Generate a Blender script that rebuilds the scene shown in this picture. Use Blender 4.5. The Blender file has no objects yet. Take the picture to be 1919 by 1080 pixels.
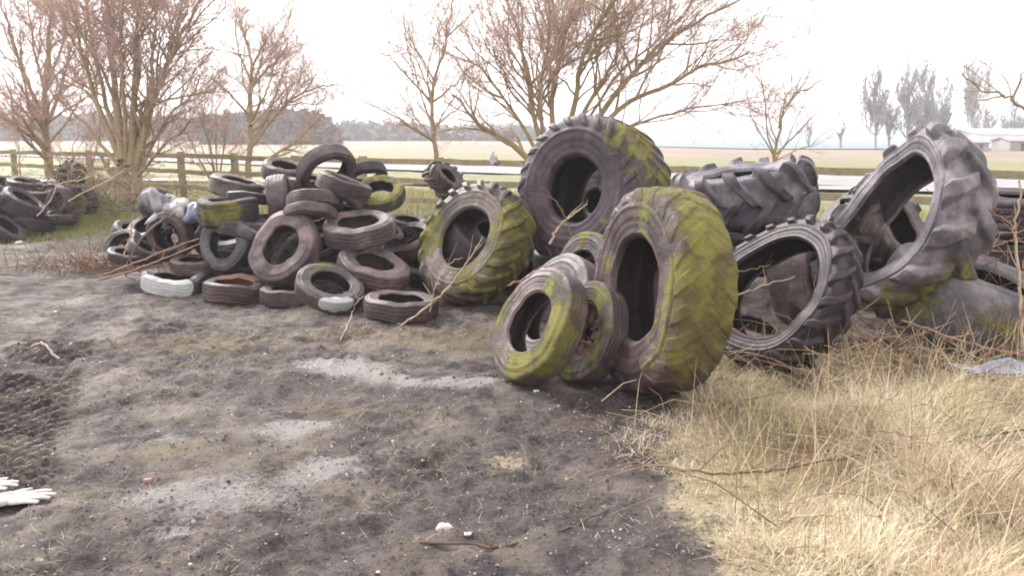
import bpy, math, random
import numpy as np
from mathutils import Vector, Matrix

# ------------------------------------------------------------------ camera, sky, sun, exposure
SC = bpy.context.scene
C = SC.collection
F, CX, CY, H = 1535.0, 959.5, 540.0, 1.6
PITCH = math.atan(290.0 / F)
cam_data = bpy.data.cameras.new('camera')
cam = bpy.data.objects.new('camera', cam_data)
C.objects.link(cam)
cam.location = (0, 0, H)
cam.rotation_euler = (math.pi / 2 - PITCH, 0, 0)
cam_data.sensor_fit = 'HORIZONTAL'
cam_data.sensor_width = 36.0
cam_data.lens = F / 1919.0 * 36.0
cam_data.clip_start = 0.05
cam_data.clip_end = 6000.0
SC.camera = cam

SUN_EL, SUN_AZ = math.radians(38), math.radians(-40)      # azimuth from +Y towards +X
world = bpy.data.worlds.new('World')
SC.world = world
world.use_nodes = True
wn, wl = world.node_tree.nodes, world.node_tree.links
wn.clear()
w_out = wn.new('ShaderNodeOutputWorld')
w_bg = wn.new('ShaderNodeBackground')
w_sky = wn.new('ShaderNodeTexSky')
w_sky.sky_type = 'NISHITA'
w_sky.sun_disc = False
w_sky.sun_elevation = SUN_EL
w_sky.sun_rotation = SUN_AZ
w_sky.air_density = 1.0
w_sky.dust_density = 4.0
w_bw = wn.new('ShaderNodeRGBToBW')
w_mul = wn.new('ShaderNodeMath'); w_mul.operation = 'MULTIPLY_ADD'
w_mul.inputs[1].default_value = 0.45; w_mul.inputs[2].default_value = 5.2
w_tint = wn.new('ShaderNodeMix'); w_tint.data_type = 'RGBA'; w_tint.blend_type = 'MULTIPLY'
w_tint.inputs['Factor'].default_value = 1.0
w_tint.inputs[7].default_value = (1.0, 0.965, 0.985, 1)
wl.new(w_sky.outputs[0], w_bw.inputs[0])
wl.new(w_bw.outputs[0], w_mul.inputs[0])
wl.new(w_mul.outputs[0], w_tint.inputs[6])
wl.new(w_tint.outputs[2], w_bg.inputs[0])
w_bg.inputs[1].default_value = 0.12
wl.new(w_bg.outputs[0], w_out.inputs[0])

sun_data = bpy.data.lights.new('sun', 'SUN')
sun_data.energy = 2.0
sun_data.angle = math.radians(25)
sun_data.color = (1.0, 0.96, 0.9)
sun = bpy.data.objects.new('sun', sun_data)
C.objects.link(sun)
sd = Vector((math.cos(SUN_EL) * math.sin(SUN_AZ), math.cos(SUN_EL) * math.cos(SUN_AZ), math.sin(SUN_EL)))
sun.rotation_euler = sd.to_track_quat('Z', 'Y').to_euler()
sun.location = (0, 0, 30)

SC.view_settings.view_transform = 'Standard'
SC.view_settings.look = 'None'
SC.view_settings.gamma = 1.0
SC.view_settings.exposure = 1.42
SC.cycles.max_bounces = 6
SC.cycles.diffuse_bounces = 3
SC.cycles.glossy_bounces = 2
SC.cycles.transparent_max_bounces = 6
SC.cycles.volume_bounces = 1
SC.cycles.filter_width = 1.9
SC.cycles.use_denoising = True

# ------------------------------------------------------------------ helpers
FWD = np.array([0, math.cos(PITCH), -math.sin(PITCH)])
UPV = np.array([0, math.sin(PITCH), math.cos(PITCH)])
RGT = np.array([1.0, 0, 0])
CAM = np.array([0, 0, H])


def at(px, py, d):
    """the place d metres ahead of the camera that is seen at photo pixel px, py"""
    return CAM + d * (FWD + RGT * (px - CX) / F + UPV * (CY - py) / F)


def fwd_dist(py, z=0.0):
    k = -math.sin(PITCH) + math.cos(PITCH) * (CY - py) / F
    return (z - H) / k


def on_ground(px, py, z=0.0):
    return at(px, py, fwd_dist(py, z))


def _hash(ix, iy, iz, seed):
    h = (ix.astype(np.int64) * 374761393 + iy.astype(np.int64) * 668265263 + iz.astype(np.int64) * 2147483647 + seed * 974634777) & 0xffffffff
    h = ((h ^ (h >> 13)) * 1274126177) & 0xffffffff
    h = ((h ^ (h >> 16)) * 2246822519) & 0xffffffff
    return ((h ^ (h >> 15)) & 0xffffff) / float(0xffffff)


def vnoise(x, y, z=None, seed=0):
    x = np.asarray(x, float); y = np.asarray(y, float)
    z = np.zeros_like(x) if z is None else np.asarray(z, float)
    ix, iy, iz = np.floor(x), np.floor(y), np.floor(z)
    fx, fy, fz = x - ix, y - iy, z - iz
    fx, fy, fz = [t * t * t * (t * (6 * t - 15) + 10) for t in (fx, fy, fz)]
    r = 0
    for a in (0, 1):
        for b in (0, 1):
            for c in (0, 1):
                w = (fx if a else 1 - fx) * (fy if b else 1 - fy) * (fz if c else 1 - fz)
                r = r + w * _hash(ix + a, iy + b, iz + c, seed)
    return r


def fbm(x, y, z=None, seed=0, octv=4, gain=0.5):
    s, a, t = 0, 1.0, 0
    for o in range(octv):
        k = 2.03 ** o
        s = s + a * vnoise(x * k + 17.3 * o, y * k - 9.1 * o, None if z is None else z * k + 3.7 * o, seed + o)
        t += a
        a *= gain
    return s / t


def sstep(a, b, x):
    t = np.clip((x - a) / (b - a), 0, 1)
    return t * t * (3 - 2 * t)


def np_mesh(name, V, polys, smooth=True):
    """polys: list of integer arrays (n, k)"""
    me = bpy.data.meshes.new(name)
    V = np.asarray(V, np.float32)
    me.vertices.add(len(V))
    me.vertices.foreach_set('co', V.ravel())
    idx = np.concatenate([np.asarray(p, np.int32).ravel() for p in polys])
    tot = np.concatenate([np.full(len(p), p.shape[1], np.int32) for p in polys])
    st = np.concatenate([[0], np.cumsum(tot)[:-1]]).astype(np.int32)
    me.loops.add(len(idx))
    me.loops.foreach_set('vertex_index', idx)
    me.polygons.add(len(tot))
    me.polygons.foreach_set('loop_start', st)
    me.polygons.foreach_set('loop_total', tot)
    me.polygons.foreach_set('use_smooth', np.full(len(tot), smooth, bool))
    me.update(calc_edges=True)
    return me


def col_attr(me, name, rgba):
    a = me.color_attributes.new(name, 'FLOAT_COLOR', 'POINT')
    a.data.foreach_set('color', np.asarray(rgba, np.float32).ravel())


def link(name, me, mat=None, parent=None, loc=None):
    o = bpy.data.objects.new(name, me)
    C.objects.link(o)
    if mat is not None:
        me.materials.append(mat)
    if parent is not None:
        o.parent = parent
    if loc is not None:
        o.location = loc
    return o


def tag(o, label=None, cat=None, group=None, kind=None):
    if label: o['label'] = label
    if cat: o['category'] = cat
    if group: o['group'] = group
    if kind: o['kind'] = kind
    return o


def thing(name, label, cat, loc, group=None):
    o = bpy.data.objects.new(name, None)
    o.empty_display_size = 0.2
    C.objects.link(o)
    o.location = loc
    return tag(o, label, cat, group)


def grid_faces(nu, nv, wrap_u=False):
    """quads of a grid stored as u-major (index u * nv + v)"""
    u = np.arange(nu if wrap_u else nu - 1)
    v = np.arange(nv - 1)
    U, W = np.meshgrid(u, v, indexing='ij')
    U2 = (U + 1) % nu
    return np.stack([U * nv + W, U2 * nv + W, U2 * nv + W + 1, U * nv + W + 1], -1).reshape(-1, 4)


class Tubes:
    """collects tapered tubes along polylines and builds them as one mesh"""
    def __init__(self):
        self.V, self.P, self.n = [], [], 0

    def add(self, pts, rad, sides=5, cap=True):
        pts = np.asarray(pts, float); n = len(pts)
        rad = np.broadcast_to(np.asarray(rad, float), (n,))
        t = np.gradient(pts, axis=0)
        t /= np.linalg.norm(t, axis=1, keepdims=True) + 1e-9
        ref = np.array([0.31, 0.17, 0.93]) if abs(t[0][2]) < 0.85 else np.array([0.95, 0.3, 0.05])
        a = np.cross(t, ref); a /= np.linalg.norm(a, axis=1, keepdims=True) + 1e-9
        b = np.cross(t, a)
        ang = np.arange(sides) / sides * 2 * math.pi
        ring = pts[:, None, :] + rad[:, None, None] * (np.cos(ang)[None, :, None] * a[:, None, :] + np.sin(ang)[None, :, None] * b[:, None, :])
        self.V.append(ring.reshape(-1, 3))
        i = np.arange(n - 1)[:, None] * sides + self.n
        j = np.arange(sides)[None, :]
        k = (j + 1) % sides
        self.P.append(np.stack([i + j, i + k, i + sides + k, i + sides + j], -1).reshape(-1, 4))
        self.n += n * sides

    def mesh(self, name):
        return np_mesh(name, np.concatenate(self.V), [np.concatenate(self.P)])


def smooth_line(pts, n=6):
    """Catmull-Rom through points"""
    p = np.asarray(pts, float)
    p = np.vstack([2 * p[0] - p[1], p, 2 * p[-1] - p[-2]])
    out = []
    for i in range(1, len(p) - 2):
        t = np.linspace(0, 1, n, endpoint=False)[:, None]
        a, b, c, d = p[i - 1], p[i], p[i + 1], p[i + 2]
        out.append(0.5 * (2 * b + (c - a) * t + (2 * a - 5 * b + 4 * c - d) * t * t + (3 * b - a - 3 * c + d) * t ** 3))
    out.append(p[-2:-1])
    return np.vstack(out)


# ------------------------------------------------------------------ materials
class Mat:
    def __init__(self, name):
        self.m = bpy.data.materials.new(name)
        self.m.use_nodes = True
        self.t = self.m.node_tree
        self.n, self.l = self.t.nodes, self.t.links
        self.n.clear()
        self.out = self.n.new('ShaderNodeOutputMaterial')
        self.b = self.n.new('ShaderNodeBsdfPrincipled')
        self.l.new(self.b.outputs[0], self.out.inputs[0])

    def set(self, sock, v):
        s = self.b.inputs[sock]
        if hasattr(v, 'is_output'):
            self.l.new(v, s)
        elif isinstance(v, tuple) and len(v) == 3:
            s.default_value = (*v, 1)
        else:
            s.default_value = v
        return self

    def _in(self, s, v):
        if hasattr(v, 'is_output'):
            self.l.new(v, s)
        elif isinstance(v, tuple) and len(v) == 3 and len(s.default_value) == 4:
            s.default_value = (*v, 1)
        else:
            s.default_value = v

    def coord(self, which='Object'):
        return self.n.new('ShaderNodeTexCoord').outputs[which]

    def noise(self, scale, detail=4, rough=0.55, vec=None, out='Fac', dist=0.0):
        k = self.n.new('ShaderNodeTexNoise')
        k.inputs['Scale'].default_value = scale
        k.inputs['Detail'].default_value = detail
        k.inputs['Roughness'].default_value = rough
        k.inputs['Distortion'].default_value = dist
        if vec is not None: self.l.new(vec, k.inputs['Vector'])
        return k.outputs[out]

    def voronoi(self, scale, vec=None, feature='F1', out='Distance'):
        k = self.n.new('ShaderNodeTexVoronoi')
        k.feature = feature
        k.inputs['Scale'].default_value = scale
        if vec is not None: self.l.new(vec, k.inputs['Vector'])
        return k.outputs[out]

    def math(self, op, a, b=0.0, c=None, clamp=False):
        k = self.n.new('ShaderNodeMath'); k.operation = op; k.use_clamp = clamp
        self._in(k.inputs[0], a); self._in(k.inputs[1], b)
        if c is not None: self._in(k.inputs[2], c)
        return k.outputs[0]

    def ramp(self, f, a, b, lo=0.0, hi=1.0):
        k = self.n.new('ShaderNodeMapRange'); k.interpolation_type = 'SMOOTHSTEP'
        self._in(k.inputs[0], f)
        k.inputs[1].default_value = a; k.inputs[2].default_value = b
        k.inputs[3].default_value = lo; k.inputs[4].default_value = hi
        return k.outputs[0]

    def mix(self, f, a, b, blend='MIX'):
        k = self.n.new('ShaderNodeMix'); k.data_type = 'RGBA'; k.blend_type = blend
        self._in(k.inputs['Factor'], f)
        self._in(k.inputs[6], a); self._in(k.inputs[7], b)
        return k.outputs[2]

    def attr(self, name):
        k = self.n.new('ShaderNodeAttribute'); k.attribute_name = name
        return k.outputs['Color']

    def split(self, c):
        k = self.n.new('ShaderNodeSeparateColor')
        self.l.new(c, k.inputs[0])
        return k.outputs

    def bump(self, h, strength=0.5, dist=0.01, normal=None):
        k = self.n.new('ShaderNodeBump')
        k.inputs['Strength'].default_value = strength
        k.inputs['Distance'].default_value = dist
        self.l.new(h, k.inputs['Height'])
        if normal is not None: self.l.new(normal, k.inputs['Normal'])
        return k.outputs[0]


def rubber_material(name, base, dust, tread=None, scale=1.0):
    m = Mat(name)
    oi = m.n.new('ShaderNodeObjectInfo')
    off = m.n.new('ShaderNodeVectorMath'); off.operation = 'ADD'
    sc = m.n.new('ShaderNodeVectorMath'); sc.operation = 'SCALE'
    m.l.new(m.coord('Object'), off.inputs[0])
    comb = m.n.new('ShaderNodeCombineXYZ')
    al = m.math('MULTIPLY', oi.outputs['Alpha'], 91.0)
    for i in range(3): m.l.new(al, comb.inputs[i])
    m.l.new(comb.outputs[0], off.inputs[1])
    P = off.outputs[0]
    big = m.noise(3.2 * scale, 5, 0.6, P, dist=0.4)
    med = m.noise(14 * scale, 5, 0.6, P)
    fine = m.noise(85, 4, 0.7, P)
    f1 = m.ramp(big, 0.38, 0.66)
    c = m.mix(f1, base, dust)
    c = m.mix(m.math('MULTIPLY', m.ramp(med, 0.42, 0.7), 0.55), c, tuple(0.45 * x for x in base))
    streak = m.noise(26, 3, 0.7, P, dist=1.2)
    c = m.mix(m.math('MULTIPLY', m.ramp(streak, 0.58, 0.72), 0.45), c, tuple(min(1, 1.5 * x) for x in dust))
    c = m.mix(m.math('MULTIPLY', fine, 0.35), c, (0.035, 0.03, 0.032))
    c = m.mix(1.0, c, oi.outputs['Color'], 'MULTIPLY')
    wn_ = m.n.new('ShaderNodeAttribute'); wn_.attribute_name = 'mask'
    c = m.mix(m.math('MULTIPLY', m.math('SUBTRACT', 1.0, wn_.outputs['Alpha']), m.ramp(med, 0.3, 0.55, 0.6, 1.0)), c, (0.04, 0.03, 0.036))
    ms = m.split(m.attr('mask'))
    # moss
    mo = m.math('ADD', ms[0], m.math('MULTIPLY_ADD', m.noise(6, 7, 0.66, P, dist=0.7), 2.0, -1.0))
    mo = m.math('ADD', mo, m.math('MULTIPLY_ADD', fine, 0.3, -0.15))
    mo = m.math('ADD', mo, m.math('MULTIPLY_ADD', m.noise(34, 5, 0.75, P), 0.5, -0.25))
    mossf = m.ramp(mo, 0.32, 0.78)
    mcol = m.mix(m.ramp(m.noise(6, 5, 0.6, P, dist=0.5), 0.4, 0.62), (0.105, 0.088, 0.022), (0.215, 0.202, 0.034))
    mcol = m.mix(m.math('MULTIPLY', m.ramp(m.noise(17, 4, 0.65, P, dist=1.0), 0.52, 0.68), 0.55), mcol, (0.075, 0.062, 0.045))
    mcol = m.mix(m.math('MULTIPLY', m.ramp(fine, 0.45, 0.75), 0.3), mcol, (0.10, 0.085, 0.03))
    c = m.mix(m.math('MULTIPLY', mossf, 0.86), c, mcol)
    # white paint and red-brown rust stain
    pf = m.math('ADD', ms[1], m.math('MULTIPLY_ADD', m.noise(30, 5, 0.7, P), 0.5, -0.25))
    pf = m.ramp(pf, 0.45, 0.56)
    c = m.mix(pf, c, m.mix(m.ramp(fine, 0.3, 0.8), (0.52, 0.53, 0.52), (0.3, 0.3, 0.29)))
    c = m.mix(m.math('MULTIPLY', m.ramp(m.noise(4.4, 5, 0.65, P, dist=1.2), 0.56, 0.7), 0.35), c, (0.135, 0.095, 0.075))
    rf = m.math('ADD', ms[2], m.math('MULTIPLY_ADD', m.noise(9, 4, 0.6, P), 0.5, -0.25))
    c = m.mix(m.math('MULTIPLY', m.ramp(rf, 0.4, 0.75), 0.85), c, m.mix(med, (0.16, 0.05, 0.04), (0.3, 0.15, 0.11)))
    m.set('Base Color', c)
    rgh = m.math('ADD', m.math('MULTIPLY', fine, 0.25), 0.4)
    rgh = m.math('ADD', rgh, m.math('MULTIPLY', mossf, 0.3), clamp=True)
    m.set('Roughness', rgh)
    m.set('Specular IOR Level', 0.4)
    nrm = None
    if tread == 'blocks':
        uv = m.coord('UV')
        br = m.n.new('ShaderNodeTexBrick')
        br.inputs['Scale'].default_value = 1.0
        br.inputs['Brick Width'].default_value = 0.032
        br.inputs['Row Height'].default_value = 0.03
        br.inputs['Mortar Size'].default_value = 0.0028
        br.inputs['Mortar Smooth'].default_value = 0.3
        m.l.new(uv, br.inputs['Vector'])
        inv = m.math('SUBTRACT', 1.0, br.outputs['Fac'])
        nrm = m.bump(inv, 0.8, 0.006)
    elif tread == 'rings':
        uv = m.n.new('ShaderNodeSeparateXYZ')
        m.l.new(m.coord('UV'), uv.inputs[0])
        w = m.math('SINE', m.math('MULTIPLY', uv.outputs[1], 330.0))
        w = m.ramp(w, 0.55, 0.95)
        nrm = m.bump(w, 0.3, 0.0025)
    h = m.math('ADD', m.math('MULTIPLY', med, 0.5), m.math('MULTIPLY', fine, 0.25))
    h = m.math('ADD', h, m.math('MULTIPLY', m.math('MULTIPLY', mossf, m.noise(70, 4, 0.75, P)), 2.2))
    m.set('Normal', m.bump(h, 0.7, 0.014, nrm))
    return m.m


RUB = {}
for key, b, d in (('grey', (0.030, 0.022, 0.024), (0.112, 0.084, 0.082)),
                  ('pale', (0.055, 0.042, 0.042), (0.21, 0.162, 0.15)),
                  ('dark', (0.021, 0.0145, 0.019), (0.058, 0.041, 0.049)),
                  ('blue', (0.034, 0.032, 0.038), (0.13, 0.12, 0.127)),
                  ('brown', (0.047, 0.030, 0.028), (0.155, 0.105, 0.09))):
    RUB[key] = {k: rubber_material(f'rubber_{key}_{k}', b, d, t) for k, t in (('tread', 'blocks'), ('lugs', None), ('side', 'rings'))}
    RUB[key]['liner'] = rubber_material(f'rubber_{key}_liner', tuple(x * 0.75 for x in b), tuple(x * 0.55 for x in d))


def bark_material(name, a, b, c):
    m = Mat(name)
    P = m.coord('Object')
    col = m.mix(m.ramp(m.noise(2.5, 4, 0.6, P), 0.35, 0.65), a, b)
    col = m.mix(m.ramp(m.noise(14, 4, 0.7, P), 0.45, 0.7), col, c)
    m.set('Base Color', col).set('Roughness', 0.9).set('Specular IOR Level', 0.2)
    m.set('Normal', m.bump(m.noise(45, 4, 0.7, P), 0.7, 0.02))
    return m.m


BARK = bark_material('bark_olive', (0.32, 0.245, 0.155), (0.34, 0.27, 0.14), (0.22, 0.165, 0.125))
TWIG = bark_material('bark_twig', (0.5, 0.34, 0.28), (0.54, 0.39, 0.325), (0.39, 0.27, 0.22))  # reddish and pale: lens flare and bloom carried in the twig colour
BARK_GREY = bark_material('bark_grey', (0.15, 0.14, 0.13), (0.2, 0.18, 0.17), (0.1, 0.1, 0.09))
BARK_HAZED = bark_material('bark_hazed', (0.3, 0.3, 0.3), (0.36, 0.355, 0.35), (0.24, 0.24, 0.24))  # lightened bark for far trees: distance haze put into the colour
STICK_PINK = bark_material('stick_pink', (0.36, 0.27, 0.24), (0.42, 0.33, 0.3), (0.28, 0.2, 0.18))
STEM_RED = bark_material('stem_red_brown', (0.26, 0.15, 0.11), (0.34, 0.22, 0.16), (0.18, 0.1, 0.08))
STEM_PALE = bark_material('stem_pale', (0.42, 0.33, 0.22), (0.5, 0.4, 0.27), (0.3, 0.22, 0.15))
STEM_DARK = bark_material('stem_dark', (0.13, 0.09, 0.075), (0.18, 0.12, 0.09), (0.09, 0.07, 0.06))
WOOD = bark_material('weathered_wood', (0.29, 0.245, 0.145), (0.34, 0.295, 0.19), (0.22, 0.18, 0.115))


def simple(name, a, b, scale=6, rough=0.8, bump=0.3, bs=40, bd=0.01):
    m = Mat(name)
    P = m.coord('Object')
    m.set('Base Color', m.mix(m.ramp(m.noise(scale, 5, 0.6, P), 0.35, 0.65), a, b)).set('Roughness', rough)
    m.set('Normal', m.bump(m.noise(bs, 4, 0.6, P), bump, bd))
    return m.m


def vcol_material(name, rough=0.85, translucent=0.0):
    m = Mat(name)
    m.set('Base Color', m.attr('col')).set('Roughness', rough).set('Specular IOR Level', 0.25)
    if translucent:
        tr = m.n.new('ShaderNodeBsdfTranslucent')
        m.l.new(m.attr('col'), tr.inputs[0])
        ms = m.n.new('ShaderNodeMixShader')
        ms.inputs[0].default_value = translucent
        m.l.new(m.b.outputs[0], ms.inputs[1]); m.l.new(tr.outputs[0], ms.inputs[2])
        m.l.new(ms.outputs[0], m.out.inputs[0])
    return m.m


# ------------------------------------------------------------------ ground
MOUNDS = [(-2.3, 9.35, 1.3, 0.5, 0.55), (-0.82, 9.5, 0.42, 0.4, 0.6), (0.7, 8.6, 0.9, 0.4, 0.5), (4.6, 7.0, 1.0, 0.45, 0.55),
          (-8.2, 14.2, 2.2, 0.8, 0.55), (2.6, 7.3, 0.9, 0.4, 0.35)]
# tyre-tread print left in the mud: a strip with cleat marks
TR0, TR1 = on_ground(-60, 960)[:2], on_ground(105, 640)[:2]


def ground_z(x, y):
    x = np.asarray(x, float); y = np.asarray(y, float)
    r = np.hypot(x, y)
    near = 1 - sstep(11, 26, r)
    z = (fbm(x * 0.8, y * 0.8, seed=3, octv=3) - 0.5) * 0.10 * (1 - sstep(30, 80, r))
    z = z + (fbm(x * 3.4, y * 3.4, seed=11, octv=4, gain=0.6) - 0.5) * 0.085 * near
    rdg = 1 - np.abs(2 * fbm(x * 6.1 + 3, y * 6.1, seed=29, octv=3) - 1)
    z = z + (rdg - 0.8) * 0.05 * near * sstep(0.42, 0.62, fbm(x * 0.9, y * 0.9, seed=41, octv=2))
    z = z + (vnoise(x * 13, y * 13, seed=51) - 0.5) * 0.016 * near * (0.35 + 1.1 * sstep(.4, .62, fbm(x * 1.1 + 4, y * 1.1, seed=43, octv=2)))
    z = z + sstep(.62, .8, vnoise(x * 7.3, y * 7.3, seed=52)) * 0.010 * near
    for mx, my, sx, sy, h in MOUNDS:
        z = z + h * np.exp(-((x - mx) / sx) ** 2 - ((y - my) / sy) ** 2)
    # grassy bank to the right
    z = z + 0.10 * sstep(0.5, 2.2, x) * (1 - sstep(4.6, 6.4, y)) * (1 - sstep(10, 16, r))
    # cleat prints
    d = TR1 - TR0; L = np.linalg.norm(d); d = d / L
    u = (x - TR0[0]) * d[0] + (y - TR0[1]) * d[1]
    v = -(x - TR0[0]) * d[1] + (y - TR0[1]) * d[0]
    m = (1 - sstep(0.16, 0.34, np.abs(v) + .16 * (fbm(x * 3, y * 3, seed=78, octv=2) - .5))) * sstep(-0.1, 0.2, u) * sstep(.25, .5, fbm(x * 2, y * 2, seed=79, octv=2)) * (1 - sstep(L - 0.2, L + 0.25, u))
    cle = np.sin((u + 1.1 * v + 0.06 * fbm(x * 5, y * 5, seed=77, octv=2)) * 2 * math.pi / 0.115)
    z = z + m * (sstep(-0.3, 0.5, cle) * 0.06 - 0.035)
    return z


def graded(lo, d0, d1, hi, step, g=1.07):
    a = list(np.arange(d0, d1, step))
    s = step; v = a[-1]
    while v < hi:
        s *= g; v += s; a.append(v)
    s = step; v = a[0]; b = []
    while v > lo:
        s *= g; v -= s; b.append(v)
    return np.array(b[::-1] + a)


gx = graded(-1500, -4.6, 4.0, 1500, 0.024)
gy = graded(-12, 2.4, 8.6, 2600, 0.024, 1.05)
GX, GY = np.meshgrid(gx, gy, indexing='ij')
GZ = ground_z(GX, GY)
gm = np_mesh('ground', np.stack([GX, GY, GZ], -1).reshape(-1, 3), [grid_faces(len(gx), len(gy))])


def blob(px, py, wx, wy, rot=0.0):
    c = on_ground(px, py)[:2]
    ca, sa = math.cos(rot), math.sin(rot)
    dx, dy = GX - c[0], GY - c[1]
    u, v = (dx * ca + dy * sa) / wx, (-dx * sa + dy * ca) / wy
    return np.exp(-(u * u + v * v))


def half(x0, y0, x1, y1, soft):
    """signed side of the line through two ground points, softened"""
    a, b = on_ground(x0, y0)[:2], on_ground(x1, y1)[:2]
    d = b - a; d /= np.linalg.norm(d)
    s = (GX - a[0]) * d[1] - (GY - a[1]) * d[0]
    return sstep(-soft, soft, s)


pale = 1.1 * blob(655, 690, 0.50, 0.20, -0.5) + 0.9 * blob(735, 712, 0.25, 0.12, -0.3) + 1.15 * blob(865, 722, 0.36, 0.11, 0.1) \
    + 1.0 * blob(545, 805, 0.28, 0.17, 0.1) + 0.85 * blob(610, 885, 0.5, 0.17, 0.25) + 0.6 * blob(420, 950, 0.5, 0.16, 0.2) + 0.7 * blob(330, 1005, 0.12, 0.07) \
    + 0.5 * blob(300, 830, 0.25, 0.12) + 0.5 * blob(270, 930, 0.4, 0.12, 0.2)
pale *= np.clip(2.6 * (fbm(GX * 3.2, GY * 3.2, seed=70, octv=5, gain=.6) - .12), 0, 1.1)
moss = 0.9 * blob(870, 640, 1.2, 0.5, -0.2) + 0.7 * blob(620, 770, 0.35, 0.16) + 0.7 * blob(350, 640, 0.9, 0.5) + 0.5 * blob(350, 850, 0.7, 0.2) \
    + 0.6 * blob(1150, 770, 0.6, 0.3) + 0.4 * blob(450, 900, 0.7, 0.3)
green = 1.15 * blob(90, 432, 2.2, 1.0) + 0.2 * blob(300, 430, 1.0, 0.8)
FA, FB = at(0, 390, 23.0), at(1919, 420, 9.8)
fd = (FB - FA)[:2]; fd /= np.linalg.norm(fd)
fence_side = -((GX - FA[0]) * fd[1] - (GY - FA[1]) * fd[0])
verge = sstep(-2.5, -0.2, fence_side + (fbm(GX * .8, GY * .8, seed=5) - .5) * 2)
straw = half(1200, 900, 1290, 720, 0.42) * half(1310, 1080, 1205, 930, 0.42) * (.25 + 1.5 * fbm(GX * 4.5, GY * 4.5, seed=92, octv=4, gain=.65)) * (1 - sstep(5.3, 6.2, GY)) * sstep(0.2, 0.9, GX)
straw = np.maximum(straw, 0.6 * blob(950, 860, 0.16, 0.13))
straw = np.maximum(straw, 0.8 * blob(230, 490, 0.8, 0.35))
field = sstep(34, 46, fence_side * 1.0 + (fbm(GX * .05, GY * .05, seed=8) - .5) * 14)
dark = sum(blob(px, py, a, b, r) for px, py, a, b, r in ((560, 730, 0.9, 0.16, -0.15), (1000, 820, 0.55, 0.3, 0), (1180, 760, .5, .16, 0), (800, 880, .5, .14, .2), (860, 745, 0.8, 0.12, -0.25), (700, 980, 0.5, 0.16, 0.2), (960, 930, 0.5, 0.12, 0.4), (1150, 990, 0.4, 0.2, 0), (1250, 750, 0.35, 0.2, 0)))
brush = sum(np.exp(-((GX - mx) / sx) ** 2 - ((GY - my) / sy) ** 2) for mx, my, sx, sy, h in MOUNDS)
z1 = np.zeros((gm and len(gx) * len(gy), 4)); z2 = z1.copy(); z1[:, 3] = 1; z2[:, 3] = 1
for i, a in enumerate((pale, moss, np.maximum(green, verge))): z1[:, i] = np.clip(a, 0, 1).ravel()
for i, a in enumerate((straw, field, np.clip(0.85 * dark * (0.4 + 1.2 * fbm(GX * 2.3, GY * 2.3, seed=99, octv=3)), 0, 1) + np.clip(brush, 0, 1) * 0.5)): z2[:, i] = np.clip(a, 0, 1).ravel()
col_attr(gm, 'zone', z1); col_attr(gm, 'zone_b', z2)

m = Mat('ground_earth')
P = m.coord('Object')
n1, n2 = m.noise(1.6, 6, 0.62, P), m.noise(7, 6, 0.65, P, dist=0.5)
n3, n4 = m.noise(38, 5, 0.7, P), m.noise(160, 3, 0.7, P)
a, b = m.split(m.attr('zone')), m.split(m.attr('zone_b'))
c = m.mix(m.ramp(m.math('ADD', m.math('MULTIPLY', n2, .6), m.math('MULTIPLY', n3, .4)), 0.44, 0.575), (0.034, 0.026, 0.030), (0.155, 0.124, 0.112))
c = m.mix(m.math('MULTIPLY', m.ramp(n1, 0.46, 0.64), 0.6), c, (0.245, 0.2, 0.16))
c = m.mix(m.math('MULTIPLY', m.ramp(n3, 0.5, 0.66), 0.75), c, (0.045, 0.038, 0.046))
c = m.mix(m.math('MULTIPLY', m.ramp(m.noise(3.3, 5, 0.65, P, dist=0.8), 0.52, 0.66), 0.5), c, (0.155, 0.122, 0.075))
c = m.mix(m.math('MULTIPLY', m.ramp(m.noise(55, 4, 0.7, P, dist=1.0), 0.58, 0.7), 0.6), c, (0.27, 0.235, 0.19))
mf = m.ramp(m.math('ADD', a[1], m.math('MULTIPLY_ADD', n2, 1.2, -0.6)), 0.3, 0.75)
c = m.mix(m.math('MULTIPLY', mf, 0.65), c, m.mix(m.ramp(n3, 0.35, 0.65), (0.11, 0.072, 0.045), (0.2, 0.16, 0.075)))
c = m.mix(m.math('MULTIPLY', b[2], 0.9), c, m.mix(m.ramp(n3, .35, .65), (0.026, 0.02, 0.025), (0.105, 0.083, 0.08)))
pf = m.ramp(m.math('ADD', a[0], m.math('MULTIPLY_ADD', n3, 1.3, -0.65)), 0.3, 0.85)
c = m.mix(m.math('MULTIPLY', pf, 0.8), c, m.mix(m.ramp(n4, 0.3, 0.7), (0.25, 0.23, 0.225), (0.38, 0.36, 0.35)))
gf = m.ramp(m.math('ADD', a[2], m.math('MULTIPLY_ADD', n2, 0.8, -0.4)), 0.3, 0.7)
c = m.mix(gf, c, m.mix(m.ramp(n1, 0.35, 0.65), (0.17, 0.18, 0.06), (0.225, 0.21, 0.105)))
sf = m.ramp(m.math('ADD', b[0], m.math('MULTIPLY_ADD', n3, 0.6, -0.3)), 0.3, 0.7)
c = m.mix(sf, c, m.mix(m.ramp(n3, 0.35, 0.65), (0.30, 0.24, 0.14), (0.46, 0.39, 0.26)))
c = m.mix(m.math('MULTIPLY', b[1], 0.9), c, m.mix(m.ramp(m.noise(0.09, 6, 0.7, P), 0.42, 0.6), (0.22, 0.155, 0.125), (0.25, 0.205, 0.145)))
m.set('Base Color', c)
m.set('Roughness', m.math('SUBTRACT', m.math('SUBTRACT', 0.8, m.math('MULTIPLY', m.ramp(n1, 0.45, 0.7), 0.25)), m.math('MULTIPLY', pf, 0.2)))
m.set('Specular IOR Level', 0.35)
hh = m.math('ADD', m.math('MULTIPLY', n3, 1.0), m.math('MULTIPLY', n4, 0.4))
hh = m.math('ADD', hh, m.math('MULTIPLY', n2, 1.2))
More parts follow.
